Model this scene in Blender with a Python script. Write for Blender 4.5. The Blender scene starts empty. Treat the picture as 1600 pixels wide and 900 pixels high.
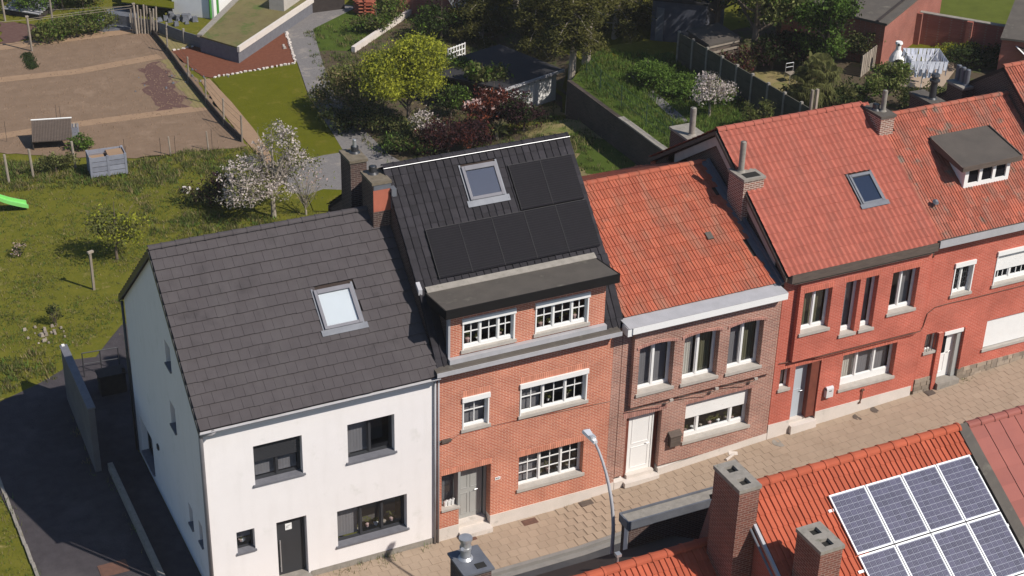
import bpy, bmesh, math, random
from mathutils import Vector, Matrix, Quaternion
random.seed(7)
S = bpy.context.scene
COL = S.collection
R = math.radians
# ---------------------------------------------------------------- camera
PITCH, YAW, ROLL = R(28.6086), R(26.5738), R(1.5069)
cam = bpy.data.cameras.new('camera')
cam.lens = 57.545; cam.sensor_width = 36; cam.clip_start = 0.5; cam.clip_end = 2000
co = bpy.data.objects.new('camera', cam); COL.objects.link(co); S.camera = co
d = Vector((math.sin(YAW)*math.cos(PITCH), math.cos(YAW)*math.cos(PITCH), -math.sin(PITCH)))
rt = Vector((math.cos(YAW), -math.sin(YAW), 0)); up = rt.cross(d)
rt2 = math.cos(ROLL)*rt + math.sin(ROLL)*up; up2 = -math.sin(ROLL)*rt + math.cos(ROLL)*up
m = Matrix.Identity(4)
for i in range(3): m[i][0] = rt2[i]; m[i][1] = up2[i]; m[i][2] = -d[i]
CAM = Vector((-9.2298, -37.314, 31.1848))
co.matrix_world = Matrix.Translation(CAM) @ m
# ---------------------------------------------------------------- sky, sun, exposure
SUN = Vector((.57, -.82, 1.0)).normalized()
W = bpy.data.worlds.new('World'); S.world = W; W.use_nodes = True
nt = W.node_tree; bg = nt.nodes['Background']
sk = nt.nodes.new('ShaderNodeTexSky'); sk.sky_type = 'NISHITA'; sk.sun_disc = False
sk.sun_elevation = math.asin(SUN.z); sk.sun_rotation = math.atan2(SUN.x, SUN.y)
nt.links.new(sk.outputs[0], bg.inputs[0]); bg.inputs[1].default_value = 0.085; sk.ozone_density = 5; sk.dust_density = .6
sl = bpy.data.lights.new('sun', 'SUN'); sl.energy = 4.5; sl.angle = R(.53); sl.color = (1, .94, .87)
so = bpy.data.objects.new('sun', sl); COL.objects.link(so)
so.rotation_euler = (-SUN).to_track_quat('-Z', 'Y').to_euler(); so.location = (30, -40, 60)
S.view_settings.view_transform = 'Standard'; S.view_settings.look = 'None'
S.view_settings.exposure = .19; S.view_settings.gamma = 1
# ---------------------------------------------------------------- materials
def mat(name, c1, c2=None, sc=2.0, rough=.8, bump=0.0, bsc=30, rnd=.0, spec=.25, metal=0, c3=None, c3sc=.7, c3t=.55, det=6, stretch=None, coat=0, streak=None):
    """noise-mixed colour; rnd = lightness jitter per object and per mesh island; c3 = blotches"""
    M = bpy.data.materials.new(name); M.use_nodes = True; n = M.node_tree.nodes; l = M.node_tree.links
    b = n['Principled BSDF']; b.inputs['Roughness'].default_value = rough
    b.inputs['Specular IOR Level'].default_value = spec; b.inputs['Metallic'].default_value = metal
    if coat: b.inputs['Coat Weight'].default_value = coat
    g = n.new('ShaderNodeNewGeometry'); pos = g.outputs['Position']
    if stretch:
        mp = n.new('ShaderNodeMapping'); mp.inputs['Scale'].default_value = stretch; l.new(pos, mp.inputs[0]); pos = mp.outputs[0]
    def noise(s, dt=det):
        t = n.new('ShaderNodeTexNoise'); t.inputs['Scale'].default_value = s; t.inputs['Detail'].default_value = dt
        t.inputs['Roughness'].default_value = .74 if bump >= .8 else .6; l.new(pos, t.inputs['Vector']); return t.outputs['Fac']
    def ramp(f, a, bb):
        r = n.new('ShaderNodeMapRange'); r.inputs[1].default_value = a; r.inputs[2].default_value = bb; l.new(f, r.inputs[0]); return r.outputs[0]
    def mix(f, a, bb):
        x = n.new('ShaderNodeMix'); x.data_type = 'RGBA'; l.new(f, x.inputs[0])
        for k, v in ((6, a), (7, bb)):
            if isinstance(v, tuple): x.inputs[k].default_value = (*v, 1)
            else: l.new(v, x.inputs[k])
        return x.outputs[2]
    c2 = c2 or tuple(v*.8 for v in c1)
    col = mix(ramp(noise(sc), .3, .7), c1, c2)
    if c3: col = mix(ramp(noise(c3sc), c3t, c3t+.12), col, c3)
    if streak:  # (colour, amount, scale vector)
        mp2 = n.new('ShaderNodeMapping'); mp2.inputs['Scale'].default_value = streak[2]; l.new(g.outputs['Position'], mp2.inputs[0])
        t2 = n.new('ShaderNodeTexNoise'); t2.inputs['Scale'].default_value = 1; t2.inputs['Detail'].default_value = 5; l.new(mp2.outputs[0], t2.inputs['Vector'])
        r2 = n.new('ShaderNodeMapRange'); r2.inputs[1].default_value = .5; r2.inputs[2].default_value = .8; r2.inputs[4].default_value = streak[1]; l.new(t2.outputs['Fac'], r2.inputs[0]); col = mix(r2.outputs[0], col, streak[0])
    if rnd:
        oi = n.new('ShaderNodeObjectInfo'); ad = n.new('ShaderNodeMath'); ad.operation = 'ADD'
        l.new(oi.outputs['Random'], ad.inputs[0]); l.new(g.outputs['Random Per Island'], ad.inputs[1])
        fr = n.new('ShaderNodeMath'); fr.operation = 'FRACT'; l.new(ad.outputs[0], fr.inputs[0])
        r = n.new('ShaderNodeMapRange'); r.inputs[3].default_value = 1-rnd; r.inputs[4].default_value = 1+rnd; l.new(fr.outputs[0], r.inputs[0])
        hs = n.new('ShaderNodeHueSaturation'); l.new(col, hs.inputs['Color']); l.new(r.outputs[0], hs.inputs['Value']); col = hs.outputs[0]
    l.new(col, b.inputs['Base Color'])
    if bump:
        bp = n.new('ShaderNodeBump'); bp.inputs['Strength'].default_value = bump; bp.inputs['Distance'].default_value = .02
        l.new(noise(bsc, 4), bp.inputs['Height']); l.new(bp.outputs[0], b.inputs['Normal'])
    return M
def brick(name, c1, c2, mortar, h=.06, w=.21, ms=.011, rough=.85, dirt=None, bump=.5):
    M = bpy.data.materials.new(name); M.use_nodes = True; n = M.node_tree.nodes; l = M.node_tree.links
    b = n['Principled BSDF']; b.inputs['Roughness'].default_value = rough; b.inputs['Specular IOR Level'].default_value = .15
    g = n.new('ShaderNodeNewGeometry'); s = n.new('ShaderNodeSeparateXYZ'); l.new(g.outputs['Position'], s.inputs[0])
    a = n.new('ShaderNodeMath'); a.operation = 'ADD'; l.new(s.outputs[0], a.inputs[0]); l.new(s.outputs[1], a.inputs[1])
    c = n.new('ShaderNodeCombineXYZ'); l.new(a.outputs[0], c.inputs[0]); l.new(s.outputs[2], c.inputs[1])
    t = n.new('ShaderNodeTexBrick'); l.new(c.outputs[0], t.inputs['Vector'])
    t.inputs['Color1'].default_value = (*c1, 1); t.inputs['Color2'].default_value = (*c2, 1); t.inputs['Mortar'].default_value = (*mortar, 1)
    t.inputs['Scale'].default_value = 1; t.inputs['Mortar Size'].default_value = ms; t.inputs['Mortar Smooth'].default_value = .2
    t.inputs['Brick Width'].default_value = w; t.inputs['Row Height'].default_value = h; t.inputs['Bias'].default_value = 0
    no = n.new('ShaderNodeTexNoise'); no.inputs['Scale'].default_value = .9; no.inputs['Detail'].default_value = 8; l.new(g.outputs['Position'], no.inputs['Vector'])
    mr = n.new('ShaderNodeMapRange'); mr.inputs[1].default_value = .3; mr.inputs[2].default_value = .75; mr.inputs[3].default_value = .76; mr.inputs[4].default_value = 1.14; l.new(no.outputs[0], mr.inputs[0])
    hs = n.new('ShaderNodeHueSaturation'); l.new(t.outputs['Color'], hs.inputs['Color']); l.new(mr.outputs[0], hs.inputs['Value'])
    n2 = n.new('ShaderNodeTexNoise'); n2.inputs['Scale'].default_value = .55; n2.inputs['Detail'].default_value = 9; n2.inputs['Roughness'].default_value = .65; l.new(g.outputs['Position'], n2.inputs['Vector'])
    m2 = n.new('ShaderNodeMapRange'); m2.inputs[1].default_value = .52; m2.inputs[2].default_value = .75; m2.inputs[4].default_value = .4; l.new(n2.outputs[0], m2.inputs[0])
    mx = n.new('ShaderNodeMix'); mx.data_type = 'RGBA'; l.new(m2.outputs[0], mx.inputs[0]); l.new(hs.outputs[0], mx.inputs[6]); mx.inputs[7].default_value = (*[a_*.45+b_*.55 for a_, b_ in zip(c2, mortar)], 1)
    l.new(mx.outputs[2], b.inputs['Base Color'])
    bp = n.new('ShaderNodeBump'); bp.inputs['Strength'].default_value = bump; bp.inputs['Distance'].default_value = .01; bp.invert = True
    l.new(t.outputs['Fac'], bp.inputs['Height']); l.new(bp.outputs[0], b.inputs['Normal'])
    return M
def leafmat(name, c1, c2, rnd=.35, tr=.35):
    M = mat(name, c1, c2, sc=1.2, rough=.75, rnd=rnd, spec=.1)
    n = M.node_tree.nodes; l = M.node_tree.links; b = n['Principled BSDF']; o = n['Material Output']
    t = n.new('ShaderNodeBsdfTranslucent'); mx = n.new('ShaderNodeMixShader'); mx.inputs[0].default_value = tr
    l.new(b.inputs['Base Color'].links[0].from_socket, t.inputs[0]); l.new(b.outputs[0], mx.inputs[1]); l.new(t.outputs[0], mx.inputs[2]); l.new(mx.outputs[0], o.inputs[0])
    return M
def glassmat(name, tint=(.9, .92, .93), refl=.06):
    M = bpy.data.materials.new(name); M.use_nodes = True; n = M.node_tree.nodes; l = M.node_tree.links
    n.remove(n['Principled BSDF']); o = n['Material Output']
    t = n.new('ShaderNodeBsdfTransparent'); t.inputs[0].default_value = (*tint, 1)
    g = n.new('ShaderNodeBsdfGlossy'); g.inputs['Roughness'].default_value = .02; g.inputs[0].default_value = (.9, .93, 1, 1)
    f = n.new('ShaderNodeLayerWeight'); f.inputs[0].default_value = .5; pw = n.new('ShaderNodeMath'); pw.operation = 'POWER'; pw.inputs[1].default_value = 4; l.new(f.outputs['Facing'], pw.inputs[0])
    a = n.new('ShaderNodeMath'); a.operation = 'MULTIPLY_ADD'; a.inputs[1].default_value = .5; a.inputs[2].default_value = refl; l.new(pw.outputs[0], a.inputs[0])
    mx = n.new('ShaderNodeMixShader'); l.new(a.outputs[0], mx.inputs[0]); l.new(t.outputs[0], mx.inputs[1]); l.new(g.outputs[0], mx.inputs[2]); l.new(mx.outputs[0], o.inputs[0])
    return M
K = {}
K['render_white'] = mat('white_render', (.80, .76, .735), (.77, .73, .705), sc=1.5, rough=.95, bump=.25, bsc=60, c3=(.69, .66, .62), c3sc=1.3, c3t=.6, streak=((.52, .48, .43), .16, (3.5, 3.5, .45)))
K['brick_orange'] = brick('orange_brick', (.56, .175, .095), (.46, .125, .07), (.68, .42, .31), h=.058, ms=.010)
K['brick_brown'] = brick('brown_brick', (.40, .185, .135), (.27, .13, .10), (.56, .41, .33), h=.062, ms=.009)
K['brick_red'] = brick('red_brick', (.54, .13, .085), (.46, .105, .068), (.62, .28, .21), h=.062, ms=.007)
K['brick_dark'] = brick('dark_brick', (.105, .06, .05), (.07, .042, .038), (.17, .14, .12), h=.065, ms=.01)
K['brick_chimney'] = brick('chimney_brick', (.30, .13, .09), (.17, .085, .065), (.50, .42, .35), h=.07, ms=.014)
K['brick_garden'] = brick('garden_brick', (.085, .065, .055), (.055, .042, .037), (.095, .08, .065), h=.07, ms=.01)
K['brick_barn'] = brick('barn_brick', (.36, .12, .085), (.30, .095, .07), (.33, .2, .16), h=.065, ms=.008)
K['grey_stone'] = mat('grey_stone', (.46, .42, .37), (.37, .34, .30), sc=4, rough=.9, bump=.2)
K['plinth'] = mat('plinth_stone', (.66, .59, .53), (.56, .51, .45), sc=1.6, rough=.9, bump=.2, c3=(.42, .38, .33), c3sc=2.5, c3t=.62)
K['rubble'] = mat('rubble_stone', (.34, .27, .2), (.24, .2, .16), sc=3, rough=.95, bump=.4, rnd=.3)
K['white_paint'] = mat('white_paint', (.8, .79, .76), (.76, .75, .72), sc=3, rough=.5, c3=(.66, .64, .6), c3sc=4, c3t=.66)
K['grey_paint'] = mat('grey_paint', (.36, .36, .34), (.33, .33, .31), sc=3, rough=.5)
K['pale_blue_paint'] = mat('pale_blue_paint', (.45, .5, .54), (.42, .47, .5), sc=3, rough=.45)
K['anthracite'] = mat('anthracite_frame', (.035, .036, .04), (.03, .031, .034), sc=3, rough=.45, spec=.5)
K['bluestone'] = mat('blue_stone', (.17, .17, .185), (.13, .13, .145), sc=5, rough=.7)
K['zinc'] = mat('zinc', (.42, .41, .42), (.34, .335, .34), sc=2.2, rough=.7, metal=.0, spec=.3, bump=.1, bsc=8)
K['lead'] = mat('lead', (.165, .172, .19), (.12, .127, .145), sc=2.5, rough=.55, metal=.2, bump=.2, bsc=8)
K['zinc_dark'] = mat('dark_zinc', (.20, .195, .21), (.16, .155, .17), sc=2.2, rough=.7, spec=.3)
K['pipe_grey'] = mat('grey_downpipe', (.30, .29, .30), (.25, .24, .25), sc=3, rough=.6)
K['steel'] = mat('galvanised_steel', (.5, .5, .5), (.42, .42, .42), sc=6, rough=.4, metal=.6)
K['concrete'] = mat('concrete', (.31, .28, .24), (.22, .2, .17), sc=5, rough=.95, bump=.4, c3=(.18, .17, .13), c3sc=6, c3t=.6)
K['wood_brown'] = mat('weathered_brown_wood', (.13, .10, .08), (.085, .066, .055), sc=3, rough=.85, bump=.3, stretch=(1, 6, 6))
K['wood_grey'] = mat('weathered_grey_wood', (.33, .28, .22), (.24, .2, .16), sc=4, rough=.9, bump=.3, rnd=.2)
K['wood_blue'] = mat('grey_blue_wood', (.26, .27, .31), (.2, .21, .25), sc=5, rough=.85, bump=.3, rnd=.15)
K['black_board'] = mat('black_board', (.014, .013, .013), (.011, .01, .01), sc=4, rough=.9, spec=.1)
K['brick_near'] = brick('shade_darkened_red_brick', (.24, .085, .06), (.15, .058, .045), (.30, .2, .16), h=.07, ms=.012)  # red brick darkened on every face to deepen the chimneys' shaded left side
K['old_concrete'] = mat('dark_olive_concrete', (.085, .08, .06), (.06, .058, .042), sc=3, rough=.95, bump=.3)  # even dark olive-brown tone of the fence panels
K['shed_blue'] = mat('dull_blue_grey_boards', (.10, .105, .13), (.07, .072, .09), sc=3, rough=.9)
K['felt_dark'] = mat('dark_roofing_felt', (.035, .034, .036), (.028, .027, .03), sc=1.6, rough=.95, c3=(.09, .075, .065), c3sc=1.4, c3t=.62)
K['mossy_cap'] = mat('mossy_mortar_cap', (.20, .165, .12), (.12, .10, .07), sc=6, rough=1, bump=.6)
K['dark_wood'] = mat('dark_wood', (.05, .04, .035), (.035, .028, .025), sc=5, rough=.8)
K['door_wood'] = mat('red_brown_wood', (.2, .06, .04), (.14, .045, .03), sc=4, rough=.5)
K['bitumen'] = mat('roofing_felt', (.115, .10, .083), (.08, .07, .06), sc=1.6, rough=.85, bump=.3, bsc=50, c3=(.16, .145, .115), c3sc=1.6, c3t=.6)
K['bitumen_brown'] = mat('brown_roofing_felt', (.10, .085, .072), (.075, .065, .056), sc=1.4, rough=.9, bump=.4, bsc=60)
K['tile_black'] = mat('black_tile', (.032, .029, .033), (.024, .022, .025), sc=6, rough=.75, rnd=.22, spec=.12, c3=(.075, .068, .068), c3sc=7, c3t=.66)
K['tile_grey'] = mat('charcoal_flat_tile', (.082, .072, .073), (.070, .061, .062), sc=2.5, rough=.9, rnd=.025, spec=.1, bump=.2, bsc=40, c3=(.058, .051, .052), c3sc=1.1, c3t=.58, streak=((.12, .112, .105), .2, (2.5, .5, .5)))
K['tile_orange'] = mat('orange_clay_tile', (.41, .118, .066), (.32, .09, .055), sc=1.3, rough=.85, spec=.1, rnd=.11, c3=(.27, .105, .07), c3sc=1.7, c3t=.6, streak=((.24, .17, .12), .55, (2.6, .7, .7)))
K['tile_salmon'] = mat('salmon_clay_tile', (.38, .115, .08), (.34, .10, .07), sc=1.2, rough=.85, rnd=.07, spec=.1, streak=((.25, .10, .075), .5, (2.2, .6, .6)), c3=(.33, .13, .085), c3sc=3, c3t=.66)
K['tile_old'] = mat('weathered_clay_tile', (.40, .115, .07), (.30, .105, .072), sc=1.6, rough=.9, spec=.1, rnd=.18, streak=((.17, .14, .11), .7, (2.2, .6, .6)), c3=(.18, .125, .095), c3sc=1.9, c3t=.56)
K['tile_red'] = mat('bright_red_clay_tile', (.43, .105, .055), (.36, .085, .045), sc=1.4, rough=.8, spec=.12, rnd=.1, c3=(.32, .10, .06), c3sc=5, c3t=.66)
K['tile_pink'] = mat('pink_red_slate', (.31, .10, .075), (.26, .085, .068), sc=.9, rough=.7, rnd=.1)
K['deck'] = mat('roof_underlay', (.05, .035, .03), (.04, .03, .025), sc=4, rough=.95)
K['panel_black'] = mat('black_solar_glass', (.008, .0075, .010), (.010, .009, .012), sc=4, rough=.6, spec=.04)
K['panel_line'] = mat('panel_line', (.0115, .0115, .014), (.010, .010, .0125), rough=.5)
K['alu'] = mat('aluminium', (.78, .78, .78), (.72, .72, .72), sc=5, rough=.35, metal=.3)
K['glass'] = glassmat('window_glass')
K['roofglass'] = glassmat('roof_window_glass', (.55, .56, .58), .2)
K['blind'] = mat('white_blind', (.8, .79, .77), (.76, .75, .73), rough=.8)
K['curtain'] = mat('grey_net_curtain', (.20, .19, .195), (.17, .16, .165), sc=2, rough=.9, stretch=(3, 1, .4))
K['curtain_pale'] = mat('cream_curtain', (.62, .58, .5), (.42, .39, .34), sc=4, rough=.9, stretch=(5, 1, .3))
K['curtain_olive'] = mat('olive_curtain', (.16, .15, .09), (.11, .10, .06), sc=4, rough=.9, stretch=(5, 1, .3))
K['dark'] = mat('dark_interior', (.03, .028, .026), (.02, .02, .018), rough=.9)
K['room'] = mat('room_plaster', (.12, .11, .10), (.09, .08, .075), sc=1.5, rough=.9)
K['grass'] = mat('rough_grass', (.155, .142, .024), (.085, .094, .012), sc=1.3, rough=1, bump=1, bsc=10, c3=(.25, .20, .075), c3sc=1.3, c3t=.58, spec=0)
K['lawn'] = mat('mown_lawn', (.115, .115, .012), (.085, .092, .009), sc=1.6, rough=1, bump=1, bsc=12, c3=(.14, .125, .02), c3sc=.8, c3t=.55, spec=0)
K['lush'] = mat('lush_grass', (.075, .105, .016), (.045, .07, .01), sc=1.1, rough=.95, bump=1, bsc=12, spec=.1, c3=(.15, .15, .05), c3sc=.9, c3t=.62)
K['dry'] = mat('dry_grass', (.26, .20, .10), (.18, .16, .06), sc=1.2, rough=.95, bump=.8, bsc=18, c3=(.10, .13, .03), c3sc=.7, c3t=.55, spec=.1)
K['field'] = mat('meadow_grass', (.105, .125, .02), (.075, .09, .014), sc=1.5, rough=.95, bump=.8, bsc=12, spec=.1)
K['soil'] = mat('dry_tilled_soil', (.225, .155, .105), (.175, .12, .08), sc=1.5, rough=1, bump=1, bsc=9, c3=(.25, .175, .12), c3sc=.5, c3t=.55, spec=.05)
K['soil_path'] = mat('trodden_soil', (.32, .215, .135), (.27, .18, .115), sc=2.2, rough=1, bump=.4, bsc=15, spec=.05)
K['soil_dark'] = mat('purple_brown_litter', (.105, .058, .05), (.14, .085, .07), sc=3, rough=1, bump=1, bsc=14, c3=(.2, .16, .12), c3sc=5, c3t=.62, spec=.05)
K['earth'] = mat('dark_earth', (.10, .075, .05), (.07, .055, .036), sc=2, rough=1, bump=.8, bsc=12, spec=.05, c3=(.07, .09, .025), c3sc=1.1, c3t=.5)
K['mulch'] = mat('red_brown_mulch', (.19, .075, .045), (.13, .05, .032), sc=5, rough=1, bump=1, bsc=16, spec=.05)
K['gravel'] = mat('grey_gravel', (.21, .195, .185), (.155, .145, .14), sc=6, rough=1, bump=.8, bsc=30, spec=.1, c3=(.27, .24, .21), c3sc=.7, c3t=.55)
K['asphalt'] = mat('asphalt', (.062, .062, .066), (.05, .05, .054), sc=2.5, rough=.95, bump=.4, bsc=60, spec=.2, c3=(.078, .076, .076), c3sc=.5, c3t=.55)
K['drive'] = mat('dark_block_drive', (.070, .062, .066), (.052, .046, .049), sc=2.6, rough=.95, bump=.6, bsc=16, spec=.05, c3=(.082, .073, .075), c3sc=.6, c3t=.52)
K['slab'] = mat('beige_paving_slab', (.37, .285, .21), (.335, .255, .185), sc=.8, rough=.95, bump=.3, bsc=40, rnd=.045, spec=.05, c3=(.30, .225, .16), c3sc=1.3, c3t=.6)
K['joint'] = mat('sandy_joint', (.33, .255, .185), (.30, .23, .165), sc=4, rough=1)
K['kerb'] = mat('kerb_stone', (.25, .235, .215), (.2, .19, .175), sc=3, rough=.9, bump=.3)
K['rust'] = mat('rusty_cast_iron', (.16, .08, .055), (.11, .06, .045), sc=6, rough=.8, bump=.3)
K['slide'] = mat('lime_green_plastic', (.22, .62, .16), (.2, .56, .14), rough=.35, spec=.5)
K['green_paint'] = mat('green_paint', (.06, .25, .04), (.05, .21, .035), rough=.6)
K['teal'] = mat('blue_green_wall', (.07, .16, .18), (.055, .125, .15), sc=2, rough=.8)
K['wire'] = mat('green_wire', (.03, .06, .04), (.025, .05, .035), rough=.6)
K['cloth'] = mat('white_laundry', (.75, .76, .8), (.62, .64, .72), sc=3, rough=.9, rnd=.12)
K['bark'] = mat('grey_brown_bark', (.17, .13, .10), (.10, .08, .06), sc=5, rough=.95, bump=.6, stretch=(1, 1, .3))
K['bark_pale'] = mat('pale_bark', (.34, .30, .24), (.24, .2, .16), sc=5, rough=.95, bump=.4)
K['l_yellow'] = leafmat('yellow_green_leaf', (.44, .44, .05), (.32, .35, .035), rnd=.2, tr=.45)
K['l_green'] = leafmat('green_leaf', (.11, .175, .028), (.062, .11, .018))
K['l_olive'] = leafmat('olive_leaf', (.15, .15, .05), (.09, .095, .032))
K['l_dark'] = leafmat('dark_leaf', (.042, .06, .018), (.025, .038, .012))
K['l_conifer'] = leafmat('conifer_needles', (.10, .092, .022), (.045, .05, .013), tr=.2)
K['l_red'] = leafmat('dark_red_leaf', (.11, .03, .022), (.06, .02, .018))
K['l_rust'] = leafmat('rust_red_leaf', (.24, .07, .035), (.15, .045, .026))
K['l_purple'] = leafmat('purple_leaf', (.06, .026, .03), (.036, .018, .02))
K['l_pale'] = leafmat('pale_green_leaf', (.22, .23, .08), (.14, .16, .05))
K['l_lush'] = leafmat('lush_grass_blade', (.13, .20, .038), (.078, .14, .026))
K['l_straw'] = leafmat('straw_blade', (.32, .25, .13), (.2, .17, .07))
K['l_grass'] = leafmat('rough_grass_blade', (.17, .18, .05), (.10, .13, .03))
K['petal'] = leafmat('white_petal', (.66, .58, .54), (.5, .43, .39), rnd=.15)
K['petal_pink'] = leafmat('pale_pink_petal', (.68, .5, .46), (.55, .38, .34), rnd=.2)
# ---------------------------------------------------------------- builders
LOC = {}
GZ0 = 0
def thing(name, label, cat, loc, group=None, kind=None):
    o = bpy.data.objects.new(name, None); COL.objects.link(o); o.location = loc; o.empty_display_size = .3
    o['label'] = label; o['category'] = cat
    if group: o['group'] = group
    LOC[o.name] = Vector(loc); return o
def root_loc(p): return LOC.get(p.name, Vector((0, 0, 0))) if p else Vector((0, 0, 0))
class G:
    def __init__(s): s.v = []; s.f = []; s.m = []
    def add(s, vs, fs, m=0):
        k = len(s.v); s.v += [tuple(v) for v in vs]; s.f += [tuple(i+k for i in f) for f in fs]; s.m += [m]*len(fs); return s
    def hexa(s, p, m=0):  # p: 4 bottom ccw, 4 top ccw
        return s.add(p, [(3, 2, 1, 0), (4, 5, 6, 7), (0, 1, 5, 4), (1, 2, 6, 5), (2, 3, 7, 6), (3, 0, 4, 7)], m)
    def box(s, x0, x1, y0, y1, z0, z1, m=0):
        return s.hexa([(x0, y0, z0), (x1, y0, z0), (x1, y1, z0), (x0, y1, z0), (x0, y0, z1), (x1, y0, z1), (x1, y1, z1), (x0, y1, z1)], m)
    def obox(s, c, a, w, dd, z0, z1, m=0):  # oriented box, centre c (x,y), angle a
        ux, uy = math.cos(a), math.sin(a); P = []
        for z in (z0, z1):
            for i, j in ((-1, -1), (1, -1), (1, 1), (-1, 1)): P.append((c[0]+i*w/2*ux-j*dd/2*uy, c[1]+i*w/2*uy+j*dd/2*ux, z))
        return s.hexa(P, m)
    def quad(s, a, b, c, dd, m=0): return s.add([a, b, c, dd], [(0, 1, 2, 3)], m)
    def prism(s, poly, ax, a, b, m=0):  # poly of 2d pts in the other two axes; ax 'x': (y,z); 'y': (x,z); 'z': (x,y)
        def P(p, t): return (t, p[0], p[1]) if ax == 'x' else (p[0], t, p[1]) if ax == 'y' else (p[0], p[1], t)
        n = len(poly); vs = [P(p, a) for p in poly]+[P(p, b) for p in poly]
        fs = [tuple(range(n-1, -1, -1)), tuple(range(n, 2*n))]+[(i, (i+1) % n, n+(i+1) % n, n+i) for i in range(n)]
        return s.add(vs, fs, m)
    def tube(s, pts, rs, n=8, cap=True, m=0):
        pts = [Vector(p) for p in pts]
        if not isinstance(rs, (list, tuple)): rs = [rs]*len(pts)
        k = len(s.v); N = len(pts); ref = None
        for i, p in enumerate(pts):
            t = (pts[min(i+1, N-1)]-pts[max(i-1, 0)]).normalized()
            if ref is None: ref = t.orthogonal().normalized()
            else: ref = (ref-ref.dot(t)*t).normalized()
            b = t.cross(ref)
            for j in range(n):
                a = 2*math.pi*j/n; q = p+rs[i]*(math.cos(a)*ref+math.sin(a)*b); s.v.append(tuple(q))
        for i in range(N-1):
            for j in range(n):
                a, b = k+i*n+j, k+i*n+(j+1) % n; s.f.append((a, b, b+n, a+n)); s.m.append(m)
        if cap:
            s.f.append(tuple(k+j for j in range(n-1, -1, -1))); s.m.append(m)
            s.f.append(tuple(k+(N-1)*n+j for j in range(n))); s.m.append(m)
        return s
    def bar(s, p0, p1, w, h, m=0):  # rectangular bar, w horizontal, h vertical
        p0, p1 = Vector(p0), Vector(p1); t = (p1-p0).normalized(); sd = t.cross(Vector((0, 0, 1)))
        if sd.length < .01: sd = Vector((1, 0, 0))
        sd.normalize(); u = sd.cross(t).normalized(); P = []
        for q in (p0, p1):
            for i, j in ((-1, -1), (1, -1), (1, 1), (-1, 1)): P.append(q+sd*(i*w/2)+u*(j*h/2))
        return s.hexa(P, m)
    def mesh(s, name, mats, off=Vector((0, 0, 0)), smooth=False):
        me = bpy.data.meshes.new(name); me.from_pydata([(x-off[0], y-off[1], z-off[2]) for x, y, z in s.v], [], s.f)
        for q in (mats if isinstance(mats, (list, tuple)) else [mats]): me.materials.append(K[q] if isinstance(q, str) else q)
        me.polygons.foreach_set('material_index', s.m)
        if smooth: me.polygons.foreach_set('use_smooth', [True]*len(s.f))
        me.update(); return me
    def obj(s, name, mats, par=None, smooth=False, label=None, kind=None):
        off = root_loc(par); o = bpy.data.objects.new(name, s.mesh(name, mats, off, smooth)); COL.objects.link(o)
        if par: o.parent = par; LOC[o.name] = off
        if label: o['label'] = label
        if kind: o['kind'] = kind
        return o
def solo(g, name, mats, label, cat, loc, group=None, smooth=False, kind=None):
    o = bpy.data.objects.new(name, g.mesh(name, mats, Vector(loc), smooth)); COL.objects.link(o); o.location = loc; LOC[o.name] = Vector(loc)
    if kind != 'structure': o['label'] = label; o['category'] = cat
    if kind: o['kind'] = kind
    if group: o['group'] = group
    return o
def struct(g, name, mats, smooth=False):
    o = bpy.data.objects.new(name, g.mesh(name, mats, Vector((0, 0, 0)), smooth)); COL.objects.link(o); o['kind'] = 'structure'; return o
def stuff(g, name, mats, label, cat, smooth=False):
    return solo(g, name, mats, label, cat, (0, 0, 0), kind='stuff', smooth=smooth)
def place(me, name, par, M):  # instance of shared mesh; M world matrix
    o = bpy.data.objects.new(name, me); COL.objects.link(o); o.parent = par
    o.matrix_basis = Matrix.Translation(-root_loc(par)) @ M; LOC[o.name] = root_loc(par); return o
# wall sheet with openings: plane axis 'y' (u = x) or 'x' (u = y); outside is the negative side; d = thickness inwards
def wallsheet(g, ax, p, u0, u1, z0, z1, holes, t=.3, m=0, jamb=None, zb=None):
    def P(u, z, dd): return (u, p+dd, z) if ax == 'y' else (p+dd, u, z)
    us = sorted({u0, u1, *[h[0] for h in holes], *[h[1] for h in holes]}); zs = sorted({z0, z1, *[h[2] for h in holes], *[h[3] for h in holes]})
    us = [u for u in us if u0 <= u <= u1]; zs = [z for z in zs if z0 <= z <= z1]
    def q(a, b, c, dd, mm=m): g.quad(a, b, c, dd, mm)
    for i in range(len(us)-1):
        for j in range(len(zs)-1):
            a, b, c, e = us[i], us[i+1], zs[j], zs[j+1]; um, zm = (a+b)/2, (c+e)/2
            if any(h[0] < um < h[1] and h[2] < zm < h[3] for h in holes): continue
            fl = ax == 'x'
            f = [P(a, c, 0), P(b, c, 0), P(b, e, 0), P(a, e, 0)]; k = [P(a, c, t), P(a, e, t), P(b, e, t), P(b, c, t)]
            if fl: f.reverse(); k.reverse()
            q(*f); q(*k)
    for h in [(u0, u1, z0, z1)]+list(holes):
        a, b, c, e = h[:4]
        for (p1, p2) in (((a, c), (b, c)), ((b, c), (b, e)), ((b, e), (a, e)), ((a, e), (a, c))):
            if p1[1] == p2[1] == z0: continue
            q(P(*p1, 0), P(*p2, 0), P(*p2, t), P(*p1, t), m if jamb is None or h == (u0, u1, z0, z1) else jamb)
def clip01(v, a, b): return max(a, min(b, v))
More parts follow.
